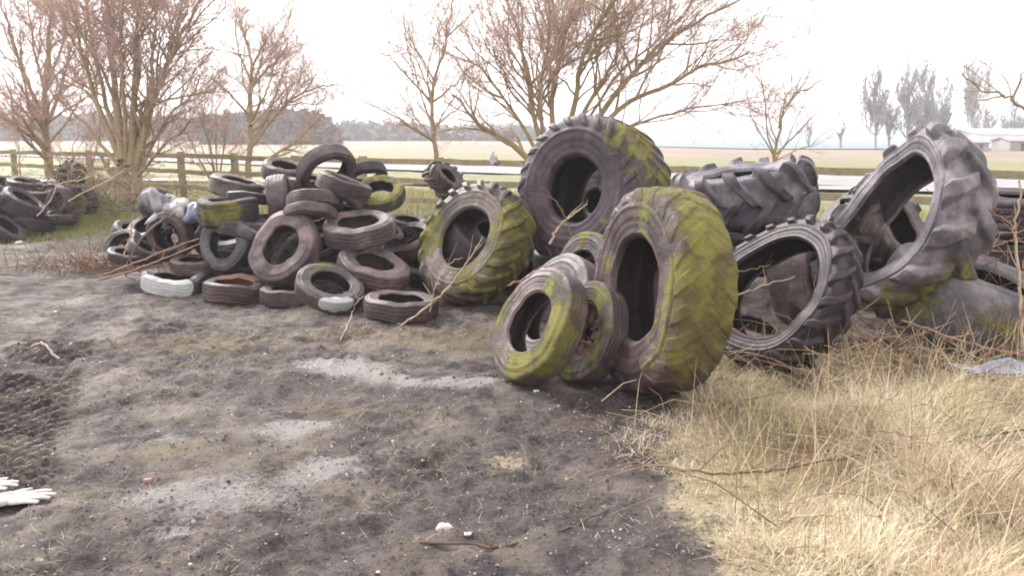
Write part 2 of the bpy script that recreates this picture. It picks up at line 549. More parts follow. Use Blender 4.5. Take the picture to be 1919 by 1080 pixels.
hh = m.math('ADD', hh, m.math('MULTIPLY', m.noise(22, 6, 0.75, P, dist=1.5), 0.9))
m.set('Normal', m.bump(hh, 0.9, 0.035))
ground = link('ground', gm, m.m)
tag(ground, kind='structure')


def strip(name, pts, width, z, mat, seg=24):
    p = smooth_line(pts, seg)
    t = np.gradient(p, axis=0); t /= np.linalg.norm(t, axis=1, keepdims=True)
    nrm = np.stack([-t[:, 1], t[:, 0]], -1)
    rng = np.random.default_rng(4)
    e = 1 + (rng.random((len(p), 2)) - 0.5) * 0.06
    A, B = p + nrm * width / 2 * e[:, :1], p - nrm * width / 2 * e[:, 1:]
    V = np.concatenate([np.c_[A, ground_z(A[:, 0], A[:, 1]) * 0 + z], np.c_[B, np.full(len(B), z)]])
    n = len(p); i = np.arange(n - 1)
    me = np_mesh(name, V, [np.stack([i, i + n, i + n + 1, i + 1], -1)])
    return tag(link(name, me, mat), kind='structure')


strip('road', [(-110, 118), (-31.6, 60), (-6.4, 41), (8.6, 30), (40, 6.5)], 7.0, 0.07,
      simple('worn_road', (0.2, 0.195, 0.2), (0.25, 0.24, 0.245), 0.7))
strip('gravel_path', [(-40, 33), (-15, 28.6), (-4.1, 26.3), (8, 24), (16, 21)], 1.7, 0.075,
      simple('pale_gravel', (0.24, 0.21, 0.19), (0.3, 0.27, 0.24), 2.0))
# lake beyond the field
wv = np.array([[24, 84, .09], [60, 80, .09], [300, 82, .09], [900, 700, .09], [900, 1300, .09], [160, 1300, .09], [60, 520, .09], [30, 200, .09], [17, 100, .09]])
m = Mat('lake_water')
m.set('Base Color', (0.17, 0.215, 0.25)).set('Roughness', 0.6).set('Specular IOR Level', 0.08)
m.set('Normal', m.bump(m.noise(1.2, 3, 0.6, m.coord('Object')), 0.05, 0.1))
tag(link('water', np_mesh('water', wv, [np.arange(len(wv))[None, :]], False), m.m), kind='structure')

# ------------------------------------------------------------------ tyres
rngT = np.random.default_rng(77)


def cr_profile(pts, n):
    return smooth_line(np.array(pts, float), n)


def tyre(label, px, py, a_px, theta, tilt, d=None, wr=0.58, rr=0.6, kind='car', col='grey', group=None, spots=(), moss=0.0, top=0.0,
         paint=(), rust=0.0, rust_spots=(), squash=(0, 0), saddle=(0, 0), bow=0.0, nz=0.012, tint=(1, 1, 1), lugs=17, lug_h=0.07, spin=0.0, rest=None,
         name='car_tyre', sink=0.015, pinch=(), cat='tyre', bulge=1.0, round_=None, lugdark=0.0, lugw=1.0, ledge=(0.86, 1.08)):
    """One tyre seen at photo pixel (px, py) with apparent radius a_px; theta and tilt give where its near side looks."""
    seed = int(rngT.integers(1, 9999))
    ray = FWD + RGT * (px - CX) / F + UPV * (CY - py) / F
    w = -ray / np.linalg.norm(ray)
    r_ = RGT - w * np.dot(RGT, w); r_ /= np.linalg.norm(r_)
    u_ = np.cross(w, r_)
    th, ti = math.radians(theta), math.radians(tilt)
    ax = math.sin(ti) * (math.cos(th) * r_ + math.sin(th) * u_) + math.cos(ti) * w
    k = -math.sin(PITCH) + math.cos(PITCH) * (CY - py) / F
    if d is None:
        ext = a_px / F * (math.sqrt(max(0, 1 - ax[2] ** 2)) + 0.46 * wr * abs(ax[2]))
        z0 = -sink
        for _ in range(4):
            d = (H - z0) / (ext - k)
            c = at(px, py, d)
            z0 = float(ground_z(c[0], c[1] - 0.1)) - sink if rest is None else rest - sink
    ctr = at(px, py, d)
    R = a_px * d / F
    W = wr * R; rb = rr * R; h = R - rb
    far = np.array([0, 1.0, 0])
    upref = far if abs(ax[2]) > 0.8 else np.array([0, 0, 1.0])
    ey = upref - ax * np.dot(upref, ax); ey /= np.linalg.norm(ey)
    ex = np.cross(ey, ax)
    if kind == 'car':
        nz = nz * 1.4
        if not saddle[0]: saddle = (float(rngT.normal(0, .04)), float(rngT.uniform(0, 180)))
        if not squash[0]: squash = (float(abs(rngT.normal(0, .035))), float(rngT.uniform(0, 180)))
    big = kind in ('lug', 'smooth', 'truck')
    nphi = {'lug': 600, 'smooth': 200, 'truck': 160}.get(kind, 96)
    th_ = 0.10 * h
    q = (0.55 if kind == 'car' else 0.0) if round_ is None else round_
    # half profile, bead to shoulder then shoulder to crown (axial, radial)
    side = [(0.37 * W, rb), (0.425 * W, rb + 0.05 * h), (0.455 * W, rb + 0.2 * h), (0.49 * W * bulge, rb + 0.45 * h), (0.485 * W * bulge, rb + 0.68 * h),
            ((0.455 - 0.02 * q) * W, rb + (0.86 - 0.02 * q) * h)]
    trd = [((0.455 - 0.02 * q) * W, rb + (0.86 - 0.02 * q) * h), ((0.42 - 0.03 * q) * W, R - (0.055 + 0.03 * q) * h), ((0.36 - 0.04 * q) * W, R - (0.018 + 0.03 * q) * h), (0.2 * W, R - 0.008 * h * (1 + 2 * q)), (0, R)]
    inn = [(0.37 * W, rb), (0.345 * W, rb + 0.06 * h), (0.40 * W, rb + 0.28 * h), (0.445 * W * bulge, rb + 0.52 * h), (0.41 * W, rb + 0.78 * h), (0.3 * W, R - 1.5 * th_), (0, R - 1.25 * th_)]
    ns, nt, ni = (8, 9, 5) if big else (5, 6, 4)
    sp = cr_profile(side, ns); tp = cr_profile(trd, nt); ip = cr_profile(inn, ni)
    mir = lambda p: p * np.array([-1.0, 1.0])
    tfull = np.vstack([tp, mir(tp[::-1])[1:]])
    ifull = np.vstack([ip, mir(ip[::-1])[1:]])
    phi = np.arange(nphi) / nphi * 2 * math.pi

    def shape(prof, lugf=None, groove=False, ridge=False):
        t = np.gradient(prof, axis=0); t /= np.linalg.norm(t, axis=1, keepdims=True) + 1e-9
        nr = np.stack([t[:, 1], -t[:, 0]], -1)
        mid = len(prof) // 2
        if nr[mid, 1] < 0: nr = -nr
        s = np.concatenate([[0], np.cumsum(np.linalg.norm(np.diff(prof, axis=0), axis=1))])
        X = np.broadcast_to(prof[:, 0], (nphi, len(prof))).copy()
        Rr = np.broadcast_to(prof[:, 1], (nphi, len(prof))).copy()
        PH = np.broadcast_to(phi[:, None], X.shape)
        hh = np.zeros(X.shape)
        if lugf is not None:
            hh = lugf(PH, np.broadcast_to((s - s[-1] / 2)[None, :], X.shape), s[-1] / 2)
            X = X + hh * nr[:, 0]; Rr = Rr + hh * nr[:, 1]
        if groove:
            g = np.zeros(len(prof))
            for f in (-0.27, -0.1, 0.1, 0.27): g += np.exp(-((prof[:, 0] - f * W) / (0.02 * W)) ** 4)
            Rr = Rr - (0.013 if kind == 'car' else 0.02) * R * g[None, :]
        if ridge:
            fr0 = (prof[:, 1] - rb) / h
            rg = sum(am * np.exp(-((fr0 - f0) / wd) ** 2) for f0, wd, am in ((.10, .05, .7), (.34, .035, -.5), (.62, .045, 1.0), (.76, .03, -.6)))
            X = X + np.sign(prof[:, 0].mean()) * rg[None, :] * .014 * R * np.ones((nphi, 1))
        # deformation
        x = Rr * np.cos(PH); y = Rr * np.sin(PH); zz = X
        fr = (Rr - rb) / h
        n = fbm(np.cos(PH) * 1.6 + 5 + seed, np.sin(PH) * 1.6 + 5, X / R * 1.5 + 3, seed, 2) - 0.5
        n2_ = fbm(np.cos(PH) * 1.9 + 25 + seed, np.sin(PH) * 1.9, X / R * 1.2 + 8, seed + 5, 2) - 0.5
        sc = 1 + n * nz * 6
        x, y = x * sc, y * sc
        zz = zz + n2_ * nz * 6 * R
        for ph0, wd, am in pinch:          # the bead pulled in or pushed out at an angle
            dphi = (PH - math.radians(ph0) + math.pi) % (2 * math.pi) - math.pi
            e = np.exp(-(dphi / math.radians(wd)) ** 2) * np.clip(1 - fr, 0, 1) * am
            x = x * (1 + e); y = y * (1 + e)
        if squash[0]:
            p0 = math.radians(squash[1]); cc, ss = math.cos(p0), math.sin(p0)
            u = x * cc + y * ss; v = -x * ss + y * cc
            u = u * (1 - squash[0]); v = v * (1 + 0.6 * squash[0])
            x = u * cc - v * ss; y = u * ss + v * cc
        if saddle[0]:
            zz = zz + saddle[0] * (x * x + y * y) / R * np.cos(2 * (np.arctan2(y, x) - math.radians(saddle[1])))
        if bow:
            zz = zz + bow * (x * x + y * y) / R
        L = np.stack([x, y, zz], -1)
        Wd = L @ np.stack([ex, ey, ax])
        lw = np.clip(hh / (lug_h * R + 1e-6), 0, 1)
        return Wd.reshape(-1, 3), PH.ravel(), X.ravel(), Rr.ravel(), np.broadcast_to(s[None, :], X.shape).ravel(), lw.ravel()

    def lugf(PH, S, smax):
        qn = S / smax
        out = np.zeros_like(PH)
        step = 2 * math.pi / lugs
        for sgn, o in ((1, 0.0), (-1, 0.5)):
            qq = qn * sgn
            cph = o * step + (1 - qq) * smax / R * 0.85 + math.radians(spin)
            dd = ((PH - cph + step / 2) % step - step / 2) * R
            hw = R * step * lugw * (0.15 + 0.05 * np.clip(qq, 0, 1))
            wgt = (1 - sstep(hw * ledge[0], hw * ledge[1], np.abs(dd))) * sstep(-0.16, -0.03, qq) * (1 - sstep(0.9, 1.0, qq))
            out = np.maximum(out, wgt)
        return out * lug_h * R * (0.75 + 0.5 * vnoise(PH * 4, S * 10, seed=seed))

    if kind == 'lug':
        tfull = np.vstack([cr_profile([side[-2]] + trd, nt), mir(cr_profile([side[-2]] + trd, nt)[::-1])[1:]])
        sp = cr_profile(side[:-1], ns)
    base_z = -(R * math.sqrt(max(0, 1 - ax[2] ** 2)) + 0.46 * W * abs(ax[2]))
    base = np.array([ctr[0], ctr[1], ctr[2] + base_z])
    root = thing(name, label, cat, base, group)
    tnt = (*tint, (seed % 1000) / 1000)

    def part(pname, prof, mat, inside=False, **kw):
        V, PHv, Xv, Rv, S, LW = shape(prof, **kw)
        Fq = grid_faces(nphi, len(prof), True)
        # outward orientation check on one quad
        me = np_mesh(pname, V - np.array([0, 0, base_z]), [Fq])
        nv = np.zeros(len(V) * 3, np.float32); me.vertices.foreach_get('normal', nv); nv = nv.reshape(-1, 3)
        rad = (np.cos(PHv)[:, None] * ex + np.sin(PHv)[:, None] * ey)
        flow = (nv * (rad * (Rv - (rb + h * 0.45))[:, None] + ax * Xv[:, None])).sum(1).mean()
        if (flow < 0) != inside:
            me.flip_normals(); nv = -nv
        f = np.full(len(V), moss)
        f = f + top * np.clip(nv[:, 2], 0, 1)
        for ph0, u, rho, rad_, st in spots:
            q0 = math.radians(ph0); rc = rb + rho * h
            c3 = rc * (math.cos(q0) * ex + math.sin(q0) * ey) + ax * u * W / 2
            f = f + st * np.exp(-((V - c3) ** 2).sum(1) / (rad_ * R) ** 2)
        pt = np.zeros(len(V))
        for ph0, u, rho, rad_ in paint:
            q0 = math.radians(ph0); rc = rb + rho * h
            c3 = rc * (math.cos(q0) * ex + math.sin(q0) * ey) + ax * u * W / 2
            pt = np.maximum(pt, 1 - sstep(rad_ * R * 0.7, rad_ * R * 1.15, np.sqrt(((V - c3) ** 2).sum(1))))
        ru = np.full(len(V), rust)
        for ph0, u, rho, rad_ in rust_spots:
            q0 = math.radians(ph0); rc = rb + rho * h
            c3 = rc * (math.cos(q0) * ex + math.sin(q0) * ey) + ax * u * W / 2
            ru = ru + np.exp(-((V - c3) ** 2).sum(1) / (rad_ * R) ** 2)
        if inside: f = f * 0.4
        col_attr(me, 'mask', np.stack([np.clip(f, 0, 1.2), np.clip(pt, 0, 1), np.clip(ru, 0, 1), 1 - lugdark * sstep(.45, .8, LW)], -1))
        uv = me.uv_layers.new(name='UVMap')
        li = np.zeros(len(me.loops), np.int32); me.loops.foreach_get('vertex_index', li)
        uu = PHv[li] * R
        poly = np.repeat(np.arange(len(me.polygons)), 4)
        mx = uu.reshape(-1, 4).max(1)[poly]
        uu = np.where(mx - uu > math.pi * R, uu + 2 * math.pi * R, uu)
        uv.data.foreach_set('uv', np.stack([uu, S[li]], -1).astype(np.float32).ravel())
        o = link(pname, me, mat, root)
        o.color = tnt
        return o

    M = RUB[col]
    part('tread', tfull, M['lugs' if kind in ('lug', 'smooth') else 'tread'], lugf=lugf if kind == 'lug' else None, groove=kind in ('car', 'truck'))
    part('sidewall', sp, M['side'], ridge=True)
    part('sidewall', mir(sp[::-1]), M['side'], ridge=True)
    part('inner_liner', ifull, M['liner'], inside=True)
    return root, dict(ctr=ctr, ax=ax, ex=ex, ey=ey, R=R, W=W, rb=rb, base=base, d=d)


G_CAR = 'car tyres heaped in the left pile'
G_BIG = 'large tractor and lorry tyres dumped in a row'
G_HEAP = 'tyres in the far heap by the fence'

# ---- the big tyres
tyre('huge smooth worn tyre streaked with moss, upright with a narrow dark pinched opening', 1233, 545, 193, 177, 62, wr=0.60, rr=0.50, kind='lug', lugs=21, lug_h=0.012, lugw=1.4, col='grey',
     group=G_BIG, name='tractor_tyre', spots=((60, -0.1, 1, 0.55, 0.55), (20, -0.3, 1, 0.55, 0.5), (-25, -0.2, 1, 0.6, 0.6), (90, 0.2, 1, 0.4, 0.55), (0, 0.3, 1, .4, .45), (100, 1, .9, .3, .25), (165, .95, .3, .16, .8)), moss=0.02,
     tint=(1.2, 1.0, 1.0), pinch=((0, 24, -0.07), (330, 16, 0.03), (190, 26, -0.06)), nz=0.008, round_=0.35, bulge=1.0)
tyre('lorry tyre with pale yellow-green mossy sidewall leaning in front of two others', 1009, 611, 115, 155, 57, wr=0.46, rr=0.52, kind='truck', col='grey', group=G_BIG, name='lorry_tyre',
     spots=((20, 1, .7, .45, .85), (330, 1, .6, .45, .8), (280, 1, .6, .35, .65), (190, 1, .8, .35, .75), (160, 1, .9, .3, .6), (70, 1, .4, .35, .6), (235, 1, .8, .3, .5)), tint=(1.5, 1.45, 1.4))
tyre('grey lorry tyre sandwiched behind the pale mossy one, only its upper edge showing', 1038, 588, 118, 152, 58, d=5.75, wr=0.42, rr=0.52, kind='truck', col='grey', group=G_BIG, name='lorry_tyre', moss=0.12, tint=(1.15, 1.1, 1.1))
RIM = tyre('mossy lorry tyre with a rusty steel wheel rim inside, wedged against the huge smooth tyre', 1103, 624, 98, 162, 56, wr=0.44, rr=0.56, kind='truck', col='grey', group=G_BIG, name='lorry_tyre',
           spots=((95, 1, .7, .4, .6), (20, 1, .5, .4, .6), (330, 1, .6, .4, .6), (270, 1, .6, .4, .7), (60, 1, .6, .3, .6)), tint=(1.1, 1.05, 1.05))
tyre('mossy-topped lorry tyre peeping over the leaning group beside the huge smooth tyre', 1098, 522, 88, 165, 55, d=6.1, wr=0.45, rr=0.55, kind='truck', col='grey', group=G_BIG, name='lorry_tyre', moss=.35, top=.2)
tyre('chunky lugged tractor tyre with bright green moss, standing beside the car tyre pile', 891, 456, 112, 152, 47, wr=0.68, rr=0.52, kind='lug', col='pale', group=G_BIG, name='tractor_tyre', lugs=19, lug_h=0.06,
     spots=((170, 1, .6, .35, .9), (200, 1, .6, .3, .6), (290, 1, .5, .3, .75), (0, -.2, 1, .5, .8), (330, -.3, 1, .45, .75), (30, 0, 1, .4, .65), (300, 0.1, 1, .35, .4), (20, 1, .8, .3, .4)), moss=0.05, top=.1, tint=(.95, .95, .9))
tyre('largest dark tyre towering above the rest, moss on its shoulder', 1110, 362, 138, 170, 37, d=7.7, wr=0.98, rr=0.43, kind='lug', col='dark', group=G_BIG, name='tractor_tyre', lugs=24, lug_h=0.022,
     spots=((45, 0.35, 1, .38, 1.0), (5, 0.3, 1, .3, .6), (60, -.4, 1, .3, .7), (15, -.6, 1, .25, .9), (320, .9, .8, .3, .45)), moss=0.04, tint=(1.35, 1.2, 1.3))
tyre('grey tractor tyre lying tilted on top, thick black-topped lugs facing the camera', 1392, 366, 118, 97, 82, d=6.35, wr=0.78, rr=0.6, kind='lug', col='blue', group=G_BIG, name='tractor_tyre', lugs=13, lug_h=0.12, moss=0.03, tint=(1.95, 1.95, 2.0), spin=6, lugdark=0.85)
tyre('wide-open dark tractor tyre with worn chevron lugs and tall grass at its foot', 1462, 550, 150, 146, 45, wr=0.50, rr=0.69, kind='lug', col='dark', group=G_BIG, name='tractor_tyre', lugs=20, lug_h=0.06, lugdark=.5,
     squash=(0.06, 120), saddle=(0.10, 20), tint=(1.0, .92, .98))
tyre('buckled grey tractor tyre arching over its neighbours, rounded lugs edged with moss', 1692, 420, 168, 151, 57, d=5.75, wr=0.57, rr=0.69, kind='lug', col='blue', group=G_BIG, name='tractor_tyre', lugs=13, lug_h=0.078, lugw=1.3, ledge=(.6, 1.3),
     spots=((300, -.5, 1, .35, .8), (335, -.7, 1, .3, .6), (270, -.6, 1, .3, .7)), saddle=(0.13, 60), squash=(.05, 150), tint=(1.75, 1.68, 1.7), bulge=1.05)
tyre('lugged tractor tyre glimpsed through the opening of the buckled arching one', 1662, 432, 92, 28, 66, d=6.5, wr=0.75, rr=0.55, kind='lug', col='pale', group=G_BIG, name='tractor_tyre', lugs=13, lug_h=0.09, tint=(.85, .85, .8))
tyre('smooth grey tyre lying flat under the buckled one, brambles in front', 1832, 574, 172, 64, 80, d=5.75, wr=0.80, rr=0.55, kind='smooth', col='blue', group=G_BIG, name='tractor_tyre', spots=((200, 0, 1, .35, .7), (250, 0, 1, .3, .6), (285, -.3, 1, .3, .5)), moss=.05, tint=(1.75, 1.7, 1.65), round_=1.0)
tyre('dark ribbed tyre lying high at the frame edge beside the buckled one', 1936, 402, 118, 84, 83, d=6.9, wr=0.62, rr=0.6, kind='truck', col='dark', group=G_BIG, name='lorry_tyre', tint=(1.2, 1.1, 1.1))
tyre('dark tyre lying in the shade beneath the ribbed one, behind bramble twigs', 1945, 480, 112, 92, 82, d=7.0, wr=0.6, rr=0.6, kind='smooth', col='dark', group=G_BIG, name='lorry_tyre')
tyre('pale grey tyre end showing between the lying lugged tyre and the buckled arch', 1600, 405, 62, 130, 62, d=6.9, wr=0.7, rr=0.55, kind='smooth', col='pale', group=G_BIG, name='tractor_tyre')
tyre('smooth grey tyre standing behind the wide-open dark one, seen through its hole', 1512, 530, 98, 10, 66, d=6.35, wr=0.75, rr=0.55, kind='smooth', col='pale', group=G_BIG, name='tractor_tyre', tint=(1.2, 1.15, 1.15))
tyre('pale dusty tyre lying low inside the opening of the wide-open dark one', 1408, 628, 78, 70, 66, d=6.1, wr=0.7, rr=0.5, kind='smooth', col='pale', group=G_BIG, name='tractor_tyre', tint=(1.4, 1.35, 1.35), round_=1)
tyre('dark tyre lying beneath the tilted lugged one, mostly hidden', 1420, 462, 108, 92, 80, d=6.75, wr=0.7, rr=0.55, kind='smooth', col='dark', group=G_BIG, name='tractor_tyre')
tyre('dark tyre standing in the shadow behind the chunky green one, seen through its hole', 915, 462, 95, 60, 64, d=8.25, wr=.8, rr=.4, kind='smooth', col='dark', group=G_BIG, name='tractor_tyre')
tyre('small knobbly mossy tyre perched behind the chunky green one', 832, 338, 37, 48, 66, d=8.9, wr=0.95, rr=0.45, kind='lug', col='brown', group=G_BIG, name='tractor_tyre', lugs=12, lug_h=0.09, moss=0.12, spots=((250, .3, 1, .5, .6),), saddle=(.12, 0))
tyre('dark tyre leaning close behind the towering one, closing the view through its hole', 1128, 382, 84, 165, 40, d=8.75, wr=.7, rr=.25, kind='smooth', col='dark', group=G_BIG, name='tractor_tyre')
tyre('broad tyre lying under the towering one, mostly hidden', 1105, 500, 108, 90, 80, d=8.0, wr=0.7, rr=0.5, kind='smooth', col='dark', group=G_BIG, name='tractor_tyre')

# ---- the pile of car tyres
cars = [
    ('flat car tyre with a white-painted tread, at the pile foot beside dry sticks', 328, 530, 58, 90, 79, dict(wr=.56, rr=.62, paint=((240, .1, .92, .4), (262, .1, .92, .4), (285, .1, .92, .4), (305, .1, .92, .36), (220, .1, .92, .3)), spots=((140, .9, .8, .3, 1.0), (40, .9, .6, .2, .5)), nz=.025, saddle=(.08, 30), col='blue')),
    ('flat car tyre with a red-brown stained inside, next to the white-painted one', 438, 545, 58, 89, 78, dict(wr=.66, rr=.62, col='brown', rust_spots=((90, .6, .0, .5), (60, .4, .0, .4), (120, .5, 0, .4)), tint=(1.2, 1.1, 1.1))),
    ('greenish car tyre lying behind the red-brown stained one', 438, 510, 54, 90, 79, dict(d=8.95, wr=.6, moss=.16, col='grey')),
    ('bluish grey car tyre standing upright near the pile end, hole towards camera', 424, 458, 53, 172, 36, dict(d=8.6, wr=.6, rr=.54, col='blue', tint=(1.2, 1.2, 1.2), top=.1)),
    ('large pale upright tyre in the pile centre, its oval hole full of shadow', 535, 466, 73, 140, 43, dict(d=8.15, wr=.55, rr=.53, col='pale', tint=(1.1, 1.02, 1.0), nz=.016)),
    ('dusty tyre lying flat on others, its narrow slit opening seen from above', 672, 431, 68, 97, 71, dict(d=8.25, wr=.58, rr=.57, col='pale', tint=(.95, .9, .92))),
    ('smooth tyre slumped below the dusty flat one, tipped towards the camera', 699, 508, 71, 78, 66, dict(d=7.95, wr=.62, rr=.52, col='pale', tint=(.95, .86, .86))),
    ('brownish tyre lying on the ground beside the green tractor tyre, twigs across it', 752, 575, 74, 88, 79, dict(wr=.52, rr=.6, col='brown', tint=(.9, .85, .9))),
    ('tyre with a white paint patch on its lower edge at the pile front', 617, 541, 64, 77, 54, dict(wr=.5, rr=.56, col='grey', paint=((-62, .55, .93, .3), (-42, .5, .95, .26), (-80, .5, .9, .22)), spots=((150, .8, .7, .5, .35), (110, .9, .7, .4, .3)), tint=(1.05, 1.1, 1.05))),
    ('low greenish tyre squeezed behind the white-patched one', 540, 554, 52, 90, 80, dict(d=7.95, wr=.62, moss=.2, col='brown')),
    ('yellow-green mossy car tyre near the top of the pile', 713, 364, 49, 100, 56, dict(d=8.95, wr=.55, rr=.55, moss=.55, top=.3, col='grey')),
    ('grey tyre standing on the pile summit with grass showing through its hole', 611, 320, 56, 300, 50, dict(d=9.2, wr=.55, rr=.66, col='grey', tint=(1.25, 1.2, 1.22), top=.0)),
    ('tyre with a pale scuff lying behind the summit tyre', 533, 322, 42, 78, 72, dict(d=9.6, wr=.7, col='brown', moss=.08)),
    ('dark hollow tyre leaning behind the yellow-green mossy one', 684, 330, 42, 282, 62, dict(d=9.7, wr=.5, rr=.6, col='grey', moss=.1)),
    ('tyre stood on edge showing its grooved tread, high in the pile', 524, 374, 46, 8, 84, dict(d=8.9, wr=.86, rr=.6, col='grey', tint=(1.1, 1.05, 1.08), kindk='car')),
    ('smooth brown tyre lying slanted just below the summit tyre', 645, 350, 54, 70, 84, dict(d=8.75, wr=.62, col='pale', tint=(.75, .68, .7))),
    ('upper of two tyres tipped forward like hoods above the pale upright tyre', 590, 382, 53, 266, 70, dict(d=8.62, wr=.52, rr=.6, col='grey', tint=(1.15, 1.15, 1.1))),
    ('lower of two tyres tipped forward like hoods above the pale upright tyre', 582, 408, 53, 266, 66, dict(d=8.36, wr=.42, rr=.6, col='pale', tint=(.9, .9, .85))),
    ('narrow tyre tipped forward between the hooded pair and the slanted brown one', 640, 380, 46, 246, 64, dict(d=8.72, wr=.5, rr=.6, col='brown', tint=(1.05, 1, 1))),
    ('wide dark green mossy tyre lying on its side over the bluish upright one', 428, 396, 57, 92, 85, dict(d=8.75, wr=.86, rr=.6, col='dark', spots=((270, .2, 1, .5, .55), (300, 0, 1, .4, .45), (230, .2, 1, .4, .4)), moss=.18)),
    ('grey tyre lying directly beneath the wide dark green one', 452, 424, 52, 86, 80, dict(d=8.72, wr=.56, col='grey', tint=(1.1, 1.1, 1.1))),
    ('dusty pinkish tyre lying at the back of the pile on the fence side', 447, 352, 52, 78, 82, dict(d=9.3, wr=.66, col='pale', tint=(.85, .78, .76))),
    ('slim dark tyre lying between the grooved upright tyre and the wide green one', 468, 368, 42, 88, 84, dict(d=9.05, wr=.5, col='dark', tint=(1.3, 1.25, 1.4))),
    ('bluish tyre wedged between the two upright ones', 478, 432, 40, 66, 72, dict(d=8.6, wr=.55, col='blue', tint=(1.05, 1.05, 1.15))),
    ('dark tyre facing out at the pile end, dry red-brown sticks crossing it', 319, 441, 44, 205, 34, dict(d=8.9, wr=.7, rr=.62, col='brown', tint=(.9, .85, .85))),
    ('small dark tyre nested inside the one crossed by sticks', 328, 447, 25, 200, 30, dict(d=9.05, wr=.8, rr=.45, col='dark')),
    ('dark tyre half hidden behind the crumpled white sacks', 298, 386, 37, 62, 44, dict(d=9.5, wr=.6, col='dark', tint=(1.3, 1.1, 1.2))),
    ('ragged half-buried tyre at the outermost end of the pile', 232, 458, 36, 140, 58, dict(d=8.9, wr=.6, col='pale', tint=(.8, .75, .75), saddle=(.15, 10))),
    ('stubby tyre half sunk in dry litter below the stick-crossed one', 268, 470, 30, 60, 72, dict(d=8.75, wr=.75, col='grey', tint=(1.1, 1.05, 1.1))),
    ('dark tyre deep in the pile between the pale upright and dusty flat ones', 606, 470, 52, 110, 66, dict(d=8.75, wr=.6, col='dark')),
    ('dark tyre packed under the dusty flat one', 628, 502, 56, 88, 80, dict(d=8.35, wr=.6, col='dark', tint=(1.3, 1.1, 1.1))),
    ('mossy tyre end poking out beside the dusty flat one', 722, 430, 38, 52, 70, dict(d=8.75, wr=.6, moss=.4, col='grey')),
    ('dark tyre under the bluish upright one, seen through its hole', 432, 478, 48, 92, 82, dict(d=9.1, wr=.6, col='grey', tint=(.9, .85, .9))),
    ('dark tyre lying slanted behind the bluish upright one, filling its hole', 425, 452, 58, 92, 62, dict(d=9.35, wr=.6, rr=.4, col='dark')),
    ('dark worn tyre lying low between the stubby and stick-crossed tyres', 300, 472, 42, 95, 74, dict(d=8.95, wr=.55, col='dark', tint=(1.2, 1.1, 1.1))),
    ('brown tyre standing half hidden between the sacks and the wide green tyre', 368, 425, 44, 150, 62, dict(d=9.1, wr=.6, col='brown')),
    ('grey scuffed tyre lying under the outermost ragged one', 236, 480, 34, 80, 72, dict(d=8.6, wr=.55, col='grey')),
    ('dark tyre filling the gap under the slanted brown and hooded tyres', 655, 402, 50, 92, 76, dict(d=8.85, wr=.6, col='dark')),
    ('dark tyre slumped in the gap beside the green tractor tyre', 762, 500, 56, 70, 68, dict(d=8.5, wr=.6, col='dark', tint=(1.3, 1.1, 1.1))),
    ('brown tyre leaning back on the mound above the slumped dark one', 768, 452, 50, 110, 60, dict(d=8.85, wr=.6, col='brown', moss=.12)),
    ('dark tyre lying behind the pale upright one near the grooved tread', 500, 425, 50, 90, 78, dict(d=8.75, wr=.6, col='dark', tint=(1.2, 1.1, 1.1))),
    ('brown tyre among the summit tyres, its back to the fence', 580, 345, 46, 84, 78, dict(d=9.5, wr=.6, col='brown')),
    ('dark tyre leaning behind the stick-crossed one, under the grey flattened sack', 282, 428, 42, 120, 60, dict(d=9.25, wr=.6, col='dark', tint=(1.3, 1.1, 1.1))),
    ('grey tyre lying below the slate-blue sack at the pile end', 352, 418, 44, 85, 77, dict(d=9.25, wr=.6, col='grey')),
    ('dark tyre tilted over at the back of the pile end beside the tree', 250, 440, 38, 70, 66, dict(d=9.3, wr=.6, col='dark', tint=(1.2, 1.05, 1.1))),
    ('brown dusty tyre lying low behind the white-painted one', 365, 498, 46, 92, 78, dict(d=8.75, wr=.6, col='brown')),
    ('brown tyre lying among the brush behind the green tractor tyre', 762, 420, 40, 84, 76, dict(d=9.2, wr=.6, col='brown', moss=.1)),
]
for lab, px, py, a_, th, ti, kw in cars:
    kw.pop('kindk', None)
    tyre(lab, px, py, a_, th, ti, group=G_CAR, **kw)

